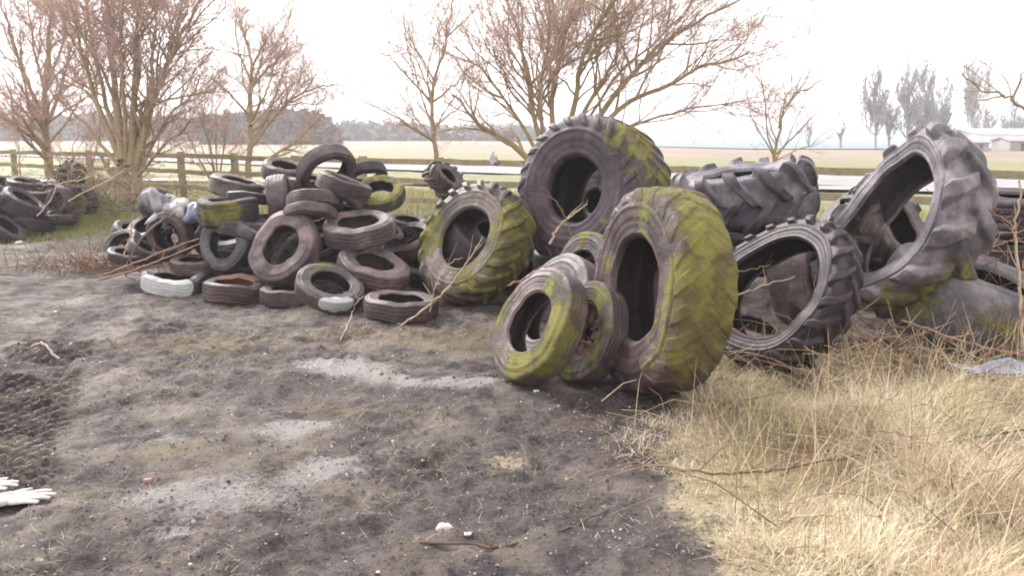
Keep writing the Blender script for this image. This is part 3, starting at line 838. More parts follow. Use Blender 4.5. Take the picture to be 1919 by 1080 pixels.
# ---- the far heap by the fence
heap = [
    ('brown ragged tyre crowning the far heap, dry stems over it', 128, 335, 34, 150, 62, dict(d=14.2, wr=.7, col='brown', tint=(.7, .6, .5), kind='lug', lugs=12, lug_h=.08)),
    ('far heap tyre with its dark hole facing out at the heap end', 152, 378, 31, 190, 40, dict(d=13.7, wr=.6, col='dark', tint=(1.2, 1.1, 1.2))),
    ('far heap tyre with pale purple-grey sidewall beside the dark-holed one', 112, 382, 34, 165, 58, dict(d=13.4, wr=.6, col='grey', tint=(1.0, .9, 1.05))),
    ('big dark bluish tyre lying slanted at the far heap front', 42, 385, 42, 60, 74, dict(d=13.0, wr=.8, col='dark', tint=(1.2, 1.25, 1.4))),
    ('pale grey tyre cut by the picture edge at the far heap', -12, 404, 44, 10, 58, dict(d=12.6, wr=.7, col='blue', tint=(1.4, 1.45, 1.5))),
    ('dark tyre lying on top of the far heap near a white scrap', 52, 348, 36, 85, 78, dict(d=14.0, wr=.6, col='dark')),
    ('dark tyre in the far heap between the brown one and the bluish one', 85, 362, 34, 100, 74, dict(d=13.8, wr=.6, col='dark', tint=(1.2, 1.0, 1.0))),
    ('low dark tyre on the grass edge of the far heap', 62, 415, 36, 80, 78, dict(d=13.0, wr=.6, col='dark', tint=(.8, .8, .9))),
    ('dark tyre at the back of the far heap by the fence post', 12, 352, 36, 70, 70, dict(d=14.4, wr=.6, col='dark', moss=.15)),
    ('low dark tyre under the pale purple-grey one in the far heap', 110, 408, 32, 92, 80, dict(d=13.2, wr=.6, col='dark', tint=(1, .85, .9))),
    ('dark tyre slumped at the outer corner of the far heap', 8, 430, 40, 50, 70, dict(d=12.3, wr=.6, col='dark')),
]
for lab, px, py, a_, th, ti, kw in heap:
    tyre(lab, px, py, a_, th, ti, group=G_HEAP, **kw)

# ---- rusty rim inside one lorry tyre
root, I = RIM
rust = simple('rusty_steel', (0.045, 0.018, 0.014), (0.15, 0.07, 0.05), 26, 0.75, 0.6, 60, 0.006)
nphi = 64
prof = np.array([(0.40 * I['W'], I['rb'] * 1.03), (0.40 * I['W'], I['rb'] * 0.97), (0.28 * I['W'], I['rb'] * 0.93), (0.22 * I['W'], I['rb'] * 0.88), (0.05 * I['W'], I['rb'] * 0.86), (0.02 * I['W'], I['rb'] * 0.74),
                 (0.06 * I['W'], I['rb'] * 0.62), (0.09 * I['W'], I['rb'] * 0.5), (0.08 * I['W'], I['rb'] * 0.34), (-0.05 * I['W'], I['rb'] * 0.31), (-0.2 * I['W'], I['rb'] * 0.3)])
ph = np.arange(nphi) / nphi * 2 * math.pi
off = I['ctr'] - I['base']
V = off + prof[None, :, 1, None] * (np.cos(ph)[:, None, None] * I['ex'] + np.sin(ph)[:, None, None] * I['ey']) + prof[None, :, 0, None] * I['ax']
Fq = grid_faces(nphi, len(prof), True)
keep = []
for f in Fq:
    u, v = f[0] // len(prof), f[0] % len(prof)
    if v == 6 and (u % 8) in (3, 4): continue          # hand holes
    keep.append(f)
rim_me = np_mesh('wheel_rim', V.reshape(-1, 3), [np.array(keep)])
rim = link('wheel_rim', rim_me, rust, root)
sm = rim.modifiers.new('thick', 'SOLIDIFY'); sm.thickness = 0.008
rim['label'] = 'rusty steel wheel rim'
for kk in range(8):
    t = Tubes()
    q = (kk + 0.5) / 8 * 2 * math.pi
    c0 = off + 0.42 * I['rb'] * (math.cos(q) * I['ex'] + math.sin(q) * I['ey']) + I['ax'] * 0.07 * I['W']
    t.add([c0, c0 + I['ax'] * 0.03, c0 + I['ax'] * 0.032], [0.009, 0.009, 0.001], 6)
    link('wheel_nut', t.mesh('wheel_nut'), rust, rim)

# ------------------------------------------------------------------ fence
fence = thing('fence', 'weathered post-and-rail wooden fence running behind the tyre piles', 'fence', (FA[0], FA[1], 0))


def box_mesh(name, c, ax_, w, h_, l, rnd, taper=1.0):
    """box of length l along ax_, width w across (horizontal), height h_, with uneven faces"""
    ax_ = np.asarray(ax_, float); ax_ /= np.linalg.norm(ax_)
    s = np.cross(ax_, [0, 0, 1.0])
    if np.linalg.norm(s) < 0.1: s = np.array([fd[0], fd[1], 0.0])
    s /= np.linalg.norm(s); t = np.cross(s, ax_)
    n = 7
    V = []
    for i in range(n):
        u = i / (n - 1) - 0.5
        j = rnd.normal(0, 0.005, 2)
        for a, b in ((-1, -1), (-.9, -1), (.9, -1), (1, -1), (1, 1), (.9, 1), (-.9, 1), (-1, 1)):
            V.append(c + ax_ * u * l + s * (a * w / 2 + j[0]) + t * (b * h_ / 2 * (1.0 if abs(a) < .95 else .88) + j[1]))
    V = np.array(V); k = 8
    P = []
    for i in range(n - 1):
        for a in range(k):
            P.append((i * k + a, i * k + (a + 1) % k, (i + 1) * k + (a + 1) % k, (i + 1) * k + a))
    caps = np.array([list(range(k))[::-1], list(range((n - 1) * k, n * k))])
    return np_mesh(name, V, [np.array(P), caps], False)


rndF = np.random.default_rng(5)
fl = np.linalg.norm((FB - FA)[:2]) + 9
npost = int(fl / 1.82)
f3 = np.array([fd[0], fd[1], 0]); fn = np.array([-fd[1], fd[0], 0])
for i in range(npost + 1):
    p = np.array([FA[0], FA[1], 0]) + f3 * (-2.6 + i * 1.82)
    tilt = np.array([rndF.normal(0, .012), rndF.normal(0, .012), 1.0])
    hp = 1.28 + rndF.normal(0, .02)
    c = p + np.array([0, 0, hp / 2 - 0.1]) - np.array(fence.location)
    link('post', box_mesh('post', c, tilt, 0.13, 0.11, hp, rndF), WOOD, fence)
    if i < npost:
        for zc in (1.10, 0.76, 0.42):
            a0 = p + np.array([0, 0, zc + rndF.normal(0, .012)]) - fn * (0.085 + rndF.uniform(0, .004))
            a1 = p + f3 * 1.80 + np.array([0, 0, zc + rndF.normal(0, .012)]) - fn * (0.085 + rndF.uniform(0, .004))
            c = (a0 + a1) / 2 - np.array(fence.location)
            link('rail', box_mesh('rail', c, a1 - a0, 0.035, 0.10, np.linalg.norm(a1 - a0), rndF), WOOD, fence)

# ------------------------------------------------------------------ trees
def grow(tb_trunk, tb_twig, rng, p0, dir_, length, r0, level, maxlev, up=0.15, dens=1.0, wig=0.25, thin=0.0045):
    n = max(3, int(4 + length * (2.2 if level < 2 else 3)))
    n = min(n, 10)
    pts = [p0]; d = dir_ / np.linalg.norm(dir_)
    st = length / (n - 1)
    for i in range(n - 1):
        d = d + rng.normal(0, wig, 3) * (0.5 if level == 0 else 1.0) * 0.6 + np.array([0, 0, up * 0.4])
        d /= np.linalg.norm(d)
        pts.append(pts[-1] + d * st)
    branch(tb_trunk, tb_twig, rng, np.array(pts), r0, level, maxlev, up, dens, wig, thin)


def branch(tb_trunk, tb_twig, rng, pts, r0, level, maxlev, up, dens, wig, thin):
    n = len(pts)
    seg = np.linalg.norm(np.diff(pts, axis=0), axis=1)
    length = seg.sum()
    r1 = max(thin, r0 * 0.28)
    rad = np.linspace(r0, r1, n)
    tb = tb_trunk if level <= 1 else tb_twig
    tb.add(pts, rad, (8, 6, 4, 3, 3, 3)[min(level, 5)])
    if level >= maxlev: return
    per = (5.2, 4.6, 5.0, 5.0, 5.0)[min(level, 4)] * dens
    cnt = int(min(length * per, (17, 11, 7, 3, 3)[min(level, 4)]) + rng.random())
    cnt = max(cnt, 2 if level >= 2 else 3)
    for i in range(cnt):
        t = rng.uniform(0.22 if level < 2 else 0.12, 1.0)
        f = t * (n - 1); k = min(int(f), n - 2); q = f - k
        p = pts[k] * (1 - q) + pts[k + 1] * q
        dd = pts[k + 1] - pts[k]; dd = dd / (np.linalg.norm(dd) + 1e-9)
        s = rng.normal(0, 1, 3); s -= dd * np.dot(s, dd); s /= np.linalg.norm(s)
        ang = rng.uniform(0.35, 0.9)
        nd = dd * math.cos(ang) + s * math.sin(ang) + np.array([0, 0, up])
        ln = length * rng.uniform(0.28, 0.62) * (1.15 - 0.5 * t)
        ln = max(ln, 0.18)
        r = (rad[k] * (1 - q) + rad[k + 1] * q) * rng.uniform(0.4, 0.62)
        grow(tb_trunk, tb_twig, rng, p, nd, ln, max(r, thin), level + 1, maxlev, up, dens, wig, thin)


def tree(name, label, cat, d, stems, seed, maxlev=3, dens=1.0, up=0.12, wig=0.28, spread=0.8, thin=0.0032, group=None, barkm=BARK, twigm=TWIG, extra_twig=None):
    """stems: list of (radius, [(px, py), ...]) main limbs, at depth d with a sideways-in-depth spread"""
    rng = np.random.default_rng(seed)
    a, b = Tubes(), Tubes()
    base = None
    for r0, line in stems:
        dd = rng.normal(0, spread)
        n = len(line)
        pts = [at(x, y, d + dd * (i / (n - 1)) ** 1.2) for i, (x, y) in enumerate(line)]
        if base is None:
            base = np.array([pts[0][0], pts[0][1], 0.0])
            base[2] = float(ground_z(base[0], base[1])) - 0.05
            pts = [np.array([pts[0][0], pts[0][1], base[2] - 0.1])] + pts if pts[0][2] > base[2] else pts
        pts = smooth_line(np.array(pts), 4)
        pts = pts + rng.normal(0, 0.02, pts.shape) * np.linspace(0, 1, len(pts))[:, None] * 1.5
        r0 = r0 * (0.68 if d < 25 else 1)
        branch(a, b, rng, pts - base, r0, 0 if r0 > 0.03 else 1, maxlev, up, dens, wig, thin)
    root = thing(name, label, cat, base, group)
    link('trunk', a.mesh('trunk'), barkm, root)
    link('crown', b.mesh('crown'), twigm, root)
    return root


G_T = 'bare winter trees along the fence'
tree('bare_tree', 'many-stemmed bare hawthorn fanning out behind the towering dark tyre', 'tree', 14.6, [
    (0.10, [(1040, 320), (1035, 200), (1050, 100), (1075, 20), (1095, -90)]),
    (0.08, [(1030, 310), (1000, 220), (985, 120), (960, 20), (945, -70)]),
    (0.09, [(1055, 310), (1078, 190), (1092, 100), (1130, 30), (1185, -60)]),
    (0.10, [(1060, 310), (1130, 210), (1200, 120), (1270, 60), (1390, -5)]),
    (0.08, [(1070, 310), (1160, 205), (1260, 155), (1330, 120), (1405, 102)]),
    (0.05, [(1060, 315), (1180, 238), (1290, 205), (1390, 190)]),
    (0.10, [(1020, 330), (965, 275), (905, 238), (850, 175)]),
    (0.06, [(1020, 310), (975, 230), (920, 150), (850, 85)]),
    (0.07, [(1045, 310), (1110, 180), (1150, 120), (1165, 30)]),
    (0.07, [(1025, 310), (1012, 180), (1032, 60), (1020, -60)]),
    (0.05, [(1050, 310), (1150, 150), (1240, 70), (1300, 0)])], 11, 4, 1.15, 0.10, spread=1.1, group=G_T)
tree('bare_tree', 'slender single-trunked bare tree between the two tyre piles', 'tree', 17, [
    (0.085, [(818, 300), (812, 250), (810, 190), (816, 140), (836, 70), (852, -20)]),
    (0.04, [(811, 192), (770, 150), (735, 110), (700, 95)]), (0.04, [(812, 190), (845, 165), (885, 118)]), (0.03, [(815, 265), (775, 240), (738, 224)]),
    (0.03, [(813, 150), (780, 90), (752, 40)]), (0.03, [(812, 240), (855, 205), (895, 175)]), (0.03, [(836, 70), (880, 30), (905, 0)])], 12, 4, 1.0, 0.1, group=G_T)
tree('bare_tree', 'mid-sized bare tree with a leaning sideways limb behind the car tyres', 'tree', 19.5, [
    (0.13, [(465, 325), (468, 260), (470, 180), (470, 120), (455, 50)]),
    (0.06, [(470, 165), (505, 125), (535, 95)]), (0.06, [(472, 275), (530, 200), (585, 165), (625, 158)]), (0.05, [(470, 235), (505, 200), (560, 140)]),
    (0.05, [(467, 215), (430, 175), (400, 150)]), (0.05, [(500, 300), (560, 260), (605, 215)]), (0.05, [(470, 150), (450, 100), (440, 30)]), (0.05, [(470, 170), (490, 110), (500, 70)])], 13, 4, 1.35, 0.1, spread=1.0, group=G_T)
tree('bare_tree', 'dense multi-stemmed bare tree with thick olive trunk between the heaps', 'tree', 15.2, [
    (0.27, [(237, 412), (232, 350), (228, 300), (222, 240)]),
    (0.16, [(255, 380), (258, 300), (262, 250), (270, 190)]),
    (0.11, [(228, 300), (214, 150), (202, 20), (190, -80)]), (0.11, [(245, 310), (252, 180), (258, 60), (268, -80)]),
    (0.10, [(258, 305), (292, 170), (330, 90), (378, -10)]), (0.09, [(255, 320), (275, 230), (287, 120), (293, -30)]),
    (0.09, [(226, 300), (180, 190), (152, 90), (120, -40)]), (0.06, [(262, 320), (310, 230), (385, 150)]),
    (0.06, [(222, 310), (160, 235), (108, 180)]), (0.08, [(240, 310), (202, 200), (170, 60), (150, -40)]),
    (0.05, [(258, 330), (320, 260), (370, 225)]), (0.07, [(250, 300), (310, 130), (350, 20)]), (0.06, [(236, 300), (232, 150), (228, 0)])], 14, 4, 1.22, 0.10, spread=1.0, group=G_T)
tree('bare_tree', 'tall bare tree behind the far heap', 'tree', 20.5, [
    (0.17, [(92, 330), (88, 260), (86, 200), (92, 90), (96, -40)]), (0.08, [(86, 230), (50, 150), (18, 60), (0, 0)]), (0.08, [(90, 230), (120, 150), (142, 50)]),
    (0.06, [(88, 260), (40, 205), (-10, 165)]), (0.07, [(88, 190), (65, 90), (50, 0)]), (0.06, [(92, 150), (120, 70), (125, -20)]), (0.06, [(90, 270), (130, 220), (165, 150)])], 15, 4, 1.25, 0.1, spread=1.2, group=G_T)
tree('bare_tree', 'bushy bare shrub by the fence beside the dense olive-trunked tree', 'shrub', 19.3, [
    (0.045, [(405, 350), (395, 280), (380, 220), (375, 170)]), (0.04, [(410, 350), (420, 270), (430, 210)]), (0.04, [(400, 350), (365, 280), (340, 235)]), (0.035, [(412, 350), (445, 300), (480, 260)]),
    (0.035, [(408, 350), (405, 260), (412, 180)])], 16, 4, 1.3, 0.1, group=G_T)
tree('bare_tree', 'low bare shrub in front of the fence at the far heap end', 'shrub', 18.5, [
    (0.04, [(150, 370), (140, 290), (150, 220)]), (0.035, [(155, 370), (175, 300), (190, 240)]), (0.03, [(148, 370), (115, 310), (95, 260)]), (0.03, [(40, 360), (35, 290), (20, 230)])], 17, 4, 1.3, 0.1, group=G_T)
tree('bare_tree', 'small leaning bare sapling behind the tilted lugged tyre', 'tree', 13.2, [
    (0.05, [(1450, 330), (1452, 300), (1460, 240), (1482, 190), (1545, 145)]), (0.025, [(1453, 290), (1500, 245), (1555, 188)]), (0.025, [(1460, 240), (1466, 195), (1492, 158)]),
    (0.02, [(1452, 302), (1505, 275), (1560, 245)]), (0.02, [(1456, 270), (1440, 220), (1430, 180)])], 18, 3, 0.9, 0.1, spread=.3, group=G_T)
tree('bare_tree', 'bare tree outside the frame reaching a knobbly branch in over the far sheds', 'tree', 9.6, [
    (0.11, [(2180, 420), (2160, 300), (2150, 150), (2160, 0)]), (0.04, [(2155, 300), (2010, 250), (1930, 212), (1882, 178), (1838, 168), (1798, 140)]),
    (0.03, [(1895, 190), (1912, 150), (1925, 105)]), (0.02, [(1882, 178), (1840, 186), (1795, 180)]), (0.04, [(2150, 200), (2000, 90), (1940, 60)])], 19, 3, 0.55, 0.05, spread=.3, group=G_T)

# far poplars and hedgerow trees, each its own
far = [(1640, 285, 165, 84, 'pale feathery poplar left of the paired far poplars'), (1665, 283, 200, 88, 'short feathery poplar in the dip of the far row'), (1700, 284, 158, 86, 'broad grey far poplar, tallest of its clump'),
       (1735, 284, 160, 90, 'grey far poplar leaning on the broad one'), (1762, 284, 185, 92, 'shorter rounded far tree ending the poplar clump'), (1822, 282, 148, 95, 'lone tall feathery poplar over the white shed'),
       (1850, 280, 215, 100, 'low far tree beside the lone tall poplar'), (1900, 280, 205, 105, 'far tree behind the grey hut'), (1575, 281, 222, 88, 'thin far sapling on the lake shore'), (1515, 281, 232, 92, 'thinnest far sapling nearest the leaning one by the fence')]
for i, (px, pb, ptop, d, lab) in enumerate(far):
    rng = np.random.default_rng(100 + i)
    wd = (24 if i < 8 else 7)
    hh_ = pb - ptop
    st = [(0.16, [(px, pb), (px + 1, pb - hh_ * .4), (px + rng.normal(0, 3), pb - hh_ * .75), (px + rng.normal(0, 4), ptop)])]
    for k in range(14 if i < 8 else 3):
        y0 = pb - hh_ * rng.uniform(.12, .6)
        sx = rng.uniform(-1, 1) * wd
        st.append((0.06, [(px, y0), (px + sx * .6, y0 - hh_ * .12), (px + sx, max(ptop + 4, y0 - hh_ * rng.uniform(.25, .45)))]))
    tree('poplar_tree', lab, 'tree', d, st, 200 + i, 3, 0.6 if i < 8 else 0.14, 0.35, 0.16, spread=0.8, thin=0.026, group='far poplars beyond the field', barkm=BARK_HAZED, twigm=BARK_HAZED)

# far woodland bands: many small leafless-crown flakes
def woodland(name, label, px0, px1, d, ybase, prof, n, seed, c0, c1, size):
    rng = np.random.default_rng(seed)
    px = rng.uniform(px0, px1, n)
    top = np.interp(px, [p[0] for p in prof], [p[1] for p in prof])
    dd = d + rng.uniform(0, d * 0.12, n)
    wob = vnoise(px / 9.0, np.zeros(n), seed=seed) * 7 + vnoise(px / 3.1, np.zeros(n), seed=seed + 1) * 3
    u = rng.random(n) ** 0.8
    py = ybase + (top + wob - ybase) * u
    ctr = np.stack([at(a, b, c) for a, b, c in zip(px, py, dd)])
    q = rng.normal(0, 1, (n, 3, 3)) * size * (dd / d)[:, None, None]
    V = (ctr[:, None, :] + q).reshape(-1, 3)
    V[:, 2] = np.maximum(V[:, 2], -0.2)
    me = np_mesh(name, V, [np.arange(n * 3).reshape(-1, 3)], False)
    t = np.repeat(rng.random(n), 3)[:, None]
    cc = np.array(c0) * (1 - t) + np.array(c1) * t
    col_attr(me, 'col', np.c_[cc, np.ones(n * 3)])
    o = link(name, me, VC_WOOD)
    return tag(o, label, 'woodland', kind='stuff')


VC_WOOD = vcol_material('far_foliage', 0.95)
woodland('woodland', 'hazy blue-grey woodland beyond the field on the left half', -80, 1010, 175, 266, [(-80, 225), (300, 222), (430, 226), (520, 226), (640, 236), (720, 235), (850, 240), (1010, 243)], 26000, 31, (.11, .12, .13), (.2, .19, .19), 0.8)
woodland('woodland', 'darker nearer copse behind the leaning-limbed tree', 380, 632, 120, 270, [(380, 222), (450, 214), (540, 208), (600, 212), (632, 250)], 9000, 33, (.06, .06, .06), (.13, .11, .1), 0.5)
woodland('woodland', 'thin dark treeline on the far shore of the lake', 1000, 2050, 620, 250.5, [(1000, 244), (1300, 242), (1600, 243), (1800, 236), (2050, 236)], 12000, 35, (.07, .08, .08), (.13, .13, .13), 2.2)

# ------------------------------------------------------------------ far sheds
white_w = simple('white_sheeting', (0.72, 0.73, 0.74), (0.8, 0.8, 0.8), 1.0)
grey_w = simple('grey_boards', (0.26, 0.24, 0.24), (0.34, 0.31, 0.3), 1.0)
dark_w = simple('dark_opening', (0.06, 0.06, 0.07), (0.09, 0.09, 0.1), 1.0)


def shed(label, px0, px1, ytop, ybase, d, depth, wm, rm, door=True, cat='shed', name='shed', ridge=0.25):
    a, b = at(px0, ybase, d), at(px1, ybase, d)
    z0 = min(a[2], 0.0) if a[2] < 0 else 0.0
    top = at(px0, ytop, d)[2]
    root = thing(name, label, cat, (a[0], a[1], 0), 'small sheds beyond the field')
    w = b[0] - a[0]; hgt = max(top, 1.0); e = hgt * (1 - ridge)
    V = np.array([(0, 0, -.2), (w, 0, -.2), (w, depth, -.2), (0, depth, -.2), (0, 0, e), (w, 0, e), (w, depth, e), (0, depth, e), (0, depth / 2, hgt - .03), (w, depth / 2, hgt - .03)], float)
    me = np_mesh('wall', V, [np.array([(0, 1, 5, 4), (2, 3, 7, 6)]), np.array([(1, 2, 6, 9, 5), (3, 0, 4, 8, 7)])], False)
    link('wall', me, wm, root)
    o = 0.15
    s_ = (hgt - e) / (depth / 2)
    V = []
    for dz in (0, .08):
        V += [(-o, -o, e - o * s_ + dz), (w + o, -o, e - o * s_ + dz), (w + o, depth / 2, hgt + dz), (-o, depth / 2, hgt + dz), (w + o, depth + o, e - o * s_ + dz), (-o, depth + o, e - o * s_ + dz)]
    me = np_mesh('roof', np.array(V), [np.array([(6, 7, 8, 9), (9, 8, 10, 11), (3, 2, 1, 0), (5, 4, 2, 3), (0, 1, 7, 6), (4, 5, 11, 10), (1, 2, 8, 7), (2, 4, 10, 8), (0, 6, 9, 3), (3, 9, 11, 5)])], False)
    link('roof', me, rm, root)
    if door:
        x0, x1, y = w * .38, w * .62, -0.03
        me = np_mesh('door', np.array([(x0, y, 0), (x1, y, 0), (x1, y, e * .8), (x0, y, e * .8), (x0, 0.02, 0), (x1, .02, 0), (x1, .02, e * .8), (x0, .02, e * .8)]),
                     [np.array([(0, 1, 2, 3), (1, 5, 6, 2), (4, 0, 3, 7), (3, 2, 6, 7)])], False)
        link('door', me, dark_w, root)
    return root


shed('long white shed with a pale roof beyond the field', 1832, 2010, 242, 279, 88, 9, white_w, white_w, True)
shed('small grey hut in front of the white shed', 1822, 1852, 262, 285, 74, 2.4, grey_w, grey_w, True)
shed('larger grey hut at the frame edge in front of the white shed', 1892, 1945, 258, 284, 76, 3, grey_w, grey_w, True)

# ------------------------------------------------------------------ grass and litter
def blades(name, label, pos, hgt, wid, lean, az, col, kind_mat, cat='grass', curl=0.6, seg=4, z=None):
    n = len(pos)
    rng = np.random.default_rng(len(name) + n)
    t = np.linspace(0, 1, seg)
    dirx, diry = np.cos(az), np.sin(az)
    sidex, sidey = -diry, dirx
    gz = ground_z(pos[:, 0], pos[:, 1]) - 0.01 if z is None else z
    V = np.zeros((n, seg, 2, 3))
    X = Y = None
    ph = lean
    acc = np.zeros((n, 3)); acc[:, 0] = pos[:, 0]; acc[:, 1] = pos[:, 1]; acc[:, 2] = gz
    for i in range(seg):
        w = wid * (1 - 0.85 * t[i])
        V[:, i, 0] = acc - np.stack([sidex * w / 2, sidey * w / 2, 0 * w], -1)
        V[:, i, 1] = acc + np.stack([sidex * w / 2, sidey * w / 2, 0 * w], -1)
        ang = ph + curl * t[i] * (0.5 + rng.random(n))
        st = hgt / (seg - 1)
        acc = acc + np.stack([dirx * np.sin(ang) * st, diry * np.sin(ang) * st, np.maximum(np.cos(ang) * st, -0.02 * st)], -1)
        acc[:, 2] = np.maximum(acc[:, 2], gz + 0.006)
    i = np.arange(n)[:, None] * seg * 2
    k = np.arange(seg - 1)[None, :] * 2
    P = np.stack([i + k, i + k + 1, i + k + 3, i + k + 2], -1).reshape(-1, 4)
    me = np_mesh(name, V.reshape(-1, 3), [P])
    cc = np.repeat(col, seg * 2, axis=0)
    col_attr(me, 'col', np.c_[cc, np.ones(len(cc))])
    o = link(name, me, kind_mat)
    return tag(o, label, cat, kind='stuff')


VC_GRASS = vcol_material('grass_blades', 0.8, 0.25)


def palette(rng, n, cols, w):
    c = np.array(cols)[rng.choice(len(cols), n, p=np.array(w) / sum(w))]
    return np.clip(c * rng.uniform(0.75, 1.25, (n, 1)), 0, 1)


def straw_weight(x, y):
    a, b = on_ground(1190, 900)[:2], on_ground(1290, 720)[:2]
    d = b - a; d /= np.linalg.norm(d)
    s = (x - a[0]) * d[1] - (y - a[1]) * d[0]
    a2, b2 = on_ground(1330, 1080)[:2], on_ground(1225, 930)[:2]
    d2 = b2 - a2; d2 /= np.linalg.norm(d2)
    s = np.minimum(s, (x - a2[0]) * d2[1] - (y - a2[1]) * d2[0])
    s = s + (fbm(x * 3, y * 3, seed=91, octv=3) - .5) * 1.0
    return sstep(-0.2, 0.35, s) + .025 * sstep(-.7, -.1, s) * (s < 0)


rng = np.random.default_rng(8)
N = 170000
xs = rng.uniform(0.2, 4.3, N); ys = rng.uniform(2.3, 6.1, N)
keep = (rng.random(N) < straw_weight(xs, ys) * (1 - sstep(5.25, 5.7, ys - 0.1 * np.clip(xs - 2, 0, 3)))) & (xs < 0.66 * ys + 0.5)
xs, ys = xs[keep], ys[keep]
clump = fbm(xs * 2.2, ys * 2.2, seed=61, octv=3)
n = len(xs)
az = 2 * math.pi * vnoise(xs * 1.3, ys * 1.3, seed=62) * 1.4 + rng.normal(0, 1.5, n)
hg = (0.06 + 0.21 * sstep(.35, .75, clump)) * rng.uniform(.4, 1.2, n) * (1 - .62 * sstep(4.3, 5.2, ys))
cols = palette(rng, n, [(.66, .575, .40), (.76, .69, .53), (.56, .47, .32), (.40, .38, .19), (.34, .26, .18), (.7, .63, .5)], [3, 3.2, 2, 1.1, 1.2, 3])
gp = sstep(.52, .66, fbm(xs * 1.7, ys * 1.7, seed=81, octv=3))[:, None]; bp = sstep(.5, .64, fbm(xs * 2.6 + 9, ys * 2.6, seed=83, octv=3))[:, None]
cols = cols * (1 - .5 * bp) + cols * .5 * bp * np.array([.62, .5, .42])
cols = cols * (1 - .3 * gp) + .3 * gp * np.array([.33, .34, .14]) * (cols.mean(1, keepdims=True) / .42)
hg = np.where(rng.random(n) < .05, hg * 1.7, hg) * (.3 + .7 * sstep(.05, .6, straw_weight(xs, ys)))
blades('dry_grass', 'pale tangled dead grass covering the bank in front of the tractor tyres', np.c_[xs, ys], hg, rng.uniform(.0025, .0055, n), rng.uniform(.2, 1.6, n), az, cols, VC_GRASS, curl=.9)
# taller upright stalks
n = 1500
xs = rng.uniform(0.9, 4.2, n); ys = rng.uniform(2.6, 5.9, n)
k = (straw_weight(xs, ys) > .8) & (xs < .66 * ys + .4) & (vnoise(xs * 2, ys * 2, seed=9) > .4)
xs, ys = xs[k], ys[k]; n = len(xs)
blades('grass_stalks', 'thin upright dead stalks rising from the pale grass', np.c_[xs, ys], rng.uniform(.3, .62, n) * (1 - .45 * sstep(4.4, 5.2, ys)), rng.uniform(.003, .006, n), rng.uniform(.0, .6, n), rng.uniform(0, 6.28, n),
       palette(rng, n, [(.55, .46, .28), (.42, .3, .18), (.3, .2, .13)], [3, 2, 1]), VC_GRASS, curl=.35, seg=5)
def lying_stems(name, label, n, seed, mat):
    rng = np.random.default_rng(seed); t = Tubes()
    while n:
        x, y = rng.uniform(.3, 4.0), rng.uniform(2.5, 5.6)
        if rng.random() > straw_weight(np.array([x]), np.array([y]))[0] or x > .66 * y + .3: continue
        n -= 1
        L = rng.uniform(.25, .8); a = rng.normal(.35, .7) + (math.pi if rng.random() < .5 else 0); zb = float(ground_z(x, y))
        h0, h1 = rng.uniform(.02, .12), rng.uniform(.05, .3)
        u = np.linspace(0, 1, 5)
        P3 = np.stack([x + math.cos(a) * L * u, y + math.sin(a) * L * u, zb + h0 + (h1 - h0) * u + .10 * L * np.sin(u * math.pi)], -1) + rng.normal(0, .008, (5, 3))
        t.add(P3, np.linspace(.0032, .0016, 5) * rng.uniform(.7, 1.3), 3)
    return tag(link(name, t.mesh(name), mat), label, 'weeds', kind='stuff')


lying_stems('dead_weeds', 'thin brown dead weed stems criss-crossing over the pale grass', 55, 5, STEM_RED)
lying_stems('dead_weeds', 'pale dead weed stems criss-crossing over the pale grass', 200, 6, STEM_PALE)
# sparse short grass and straw lying in the mud
N = 60000
xs = rng.uniform(-4.5, 1.6, N); ys = rng.uniform(2.4, 8.5, N)
k = (rng.random(N) < sstep(.42, .7, fbm(xs * 1.4, ys * 1.4, seed=71, octv=3))) & (np.abs(xs) < .68 * ys + .4)
xs, ys = xs[k], ys[k]; n = len(xs)
blades('straw_litter', 'bits of dead grass and straw strewn over the mud', np.c_[xs, ys], rng.uniform(.02, .09, n), rng.uniform(.002, .005, n), rng.uniform(.9, 1.55, n), rng.uniform(0, 6.28, n),
       palette(rng, n, [(.36, .29, .18), (.42, .37, .28), (.2, .14, .09), (.17, .17, .07)], [3, 2, 2, 2]), VC_GRASS, cat='litter', curl=.2, seg=3)
# green grass by the far heap and along the fence
N = 60000
xs = rng.uniform(-9, 1, N); ys = rng.uniform(9.2, 16, N)
c0 = on_ground(90, 432); c1 = on_ground(260, 420)
wgt = 1.2 * np.exp(-((xs - c0[0]) / 2.0) ** 2 - ((ys - c0[1]) / 1.0) ** 2) + .35 * np.exp(-((xs - c1[0]) / 2.2) ** 2 - ((ys - c1[1]) / 1.6) ** 2) + .1
k = rng.random(N) < wgt
xs, ys = xs[k], ys[k]; n = len(xs)
blades('green_grass', 'short fresh green grass in front of the far heap', np.c_[xs, ys], rng.uniform(.04, .16, n), rng.uniform(.005, .010, n), rng.uniform(.1, .9, n), rng.uniform(0, 6.28, n),
       palette(rng, n, [(.26, .31, .09), (.33, .34, .13), (.42, .38, .2), (.2, .26, .07)], [3, 2, 1.5, 2]), VC_GRASS, curl=.8, seg=3)
# rough grass beyond the fence
N = 60000
u = rng.uniform(0, 1, N) ** 1.0 * 34 - 4; v = rng.uniform(-1.2, 7, N)
xs = FA[0] + fd[0] * u - fd[1] * v * 1.0; ys = FA[1] + fd[1] * u + fd[0] * v
cl = fbm(xs * .7, ys * .7, seed=45, octv=2)
blades('rough_grass', 'rough yellow-green verge grass around the fence', np.c_[xs, ys], rng.uniform(.06, .25, N) * (.5 + cl), rng.uniform(.008, .016, N), rng.uniform(.1, .9, N), rng.uniform(0, 6.28, N),
       palette(rng, N, [(.25, .24, .08), (.33, .29, .13), (.42, .36, .2), (.2, .2, .06)], [3, 3, 2, 2]), VC_GRASS, curl=.7, seg=3)

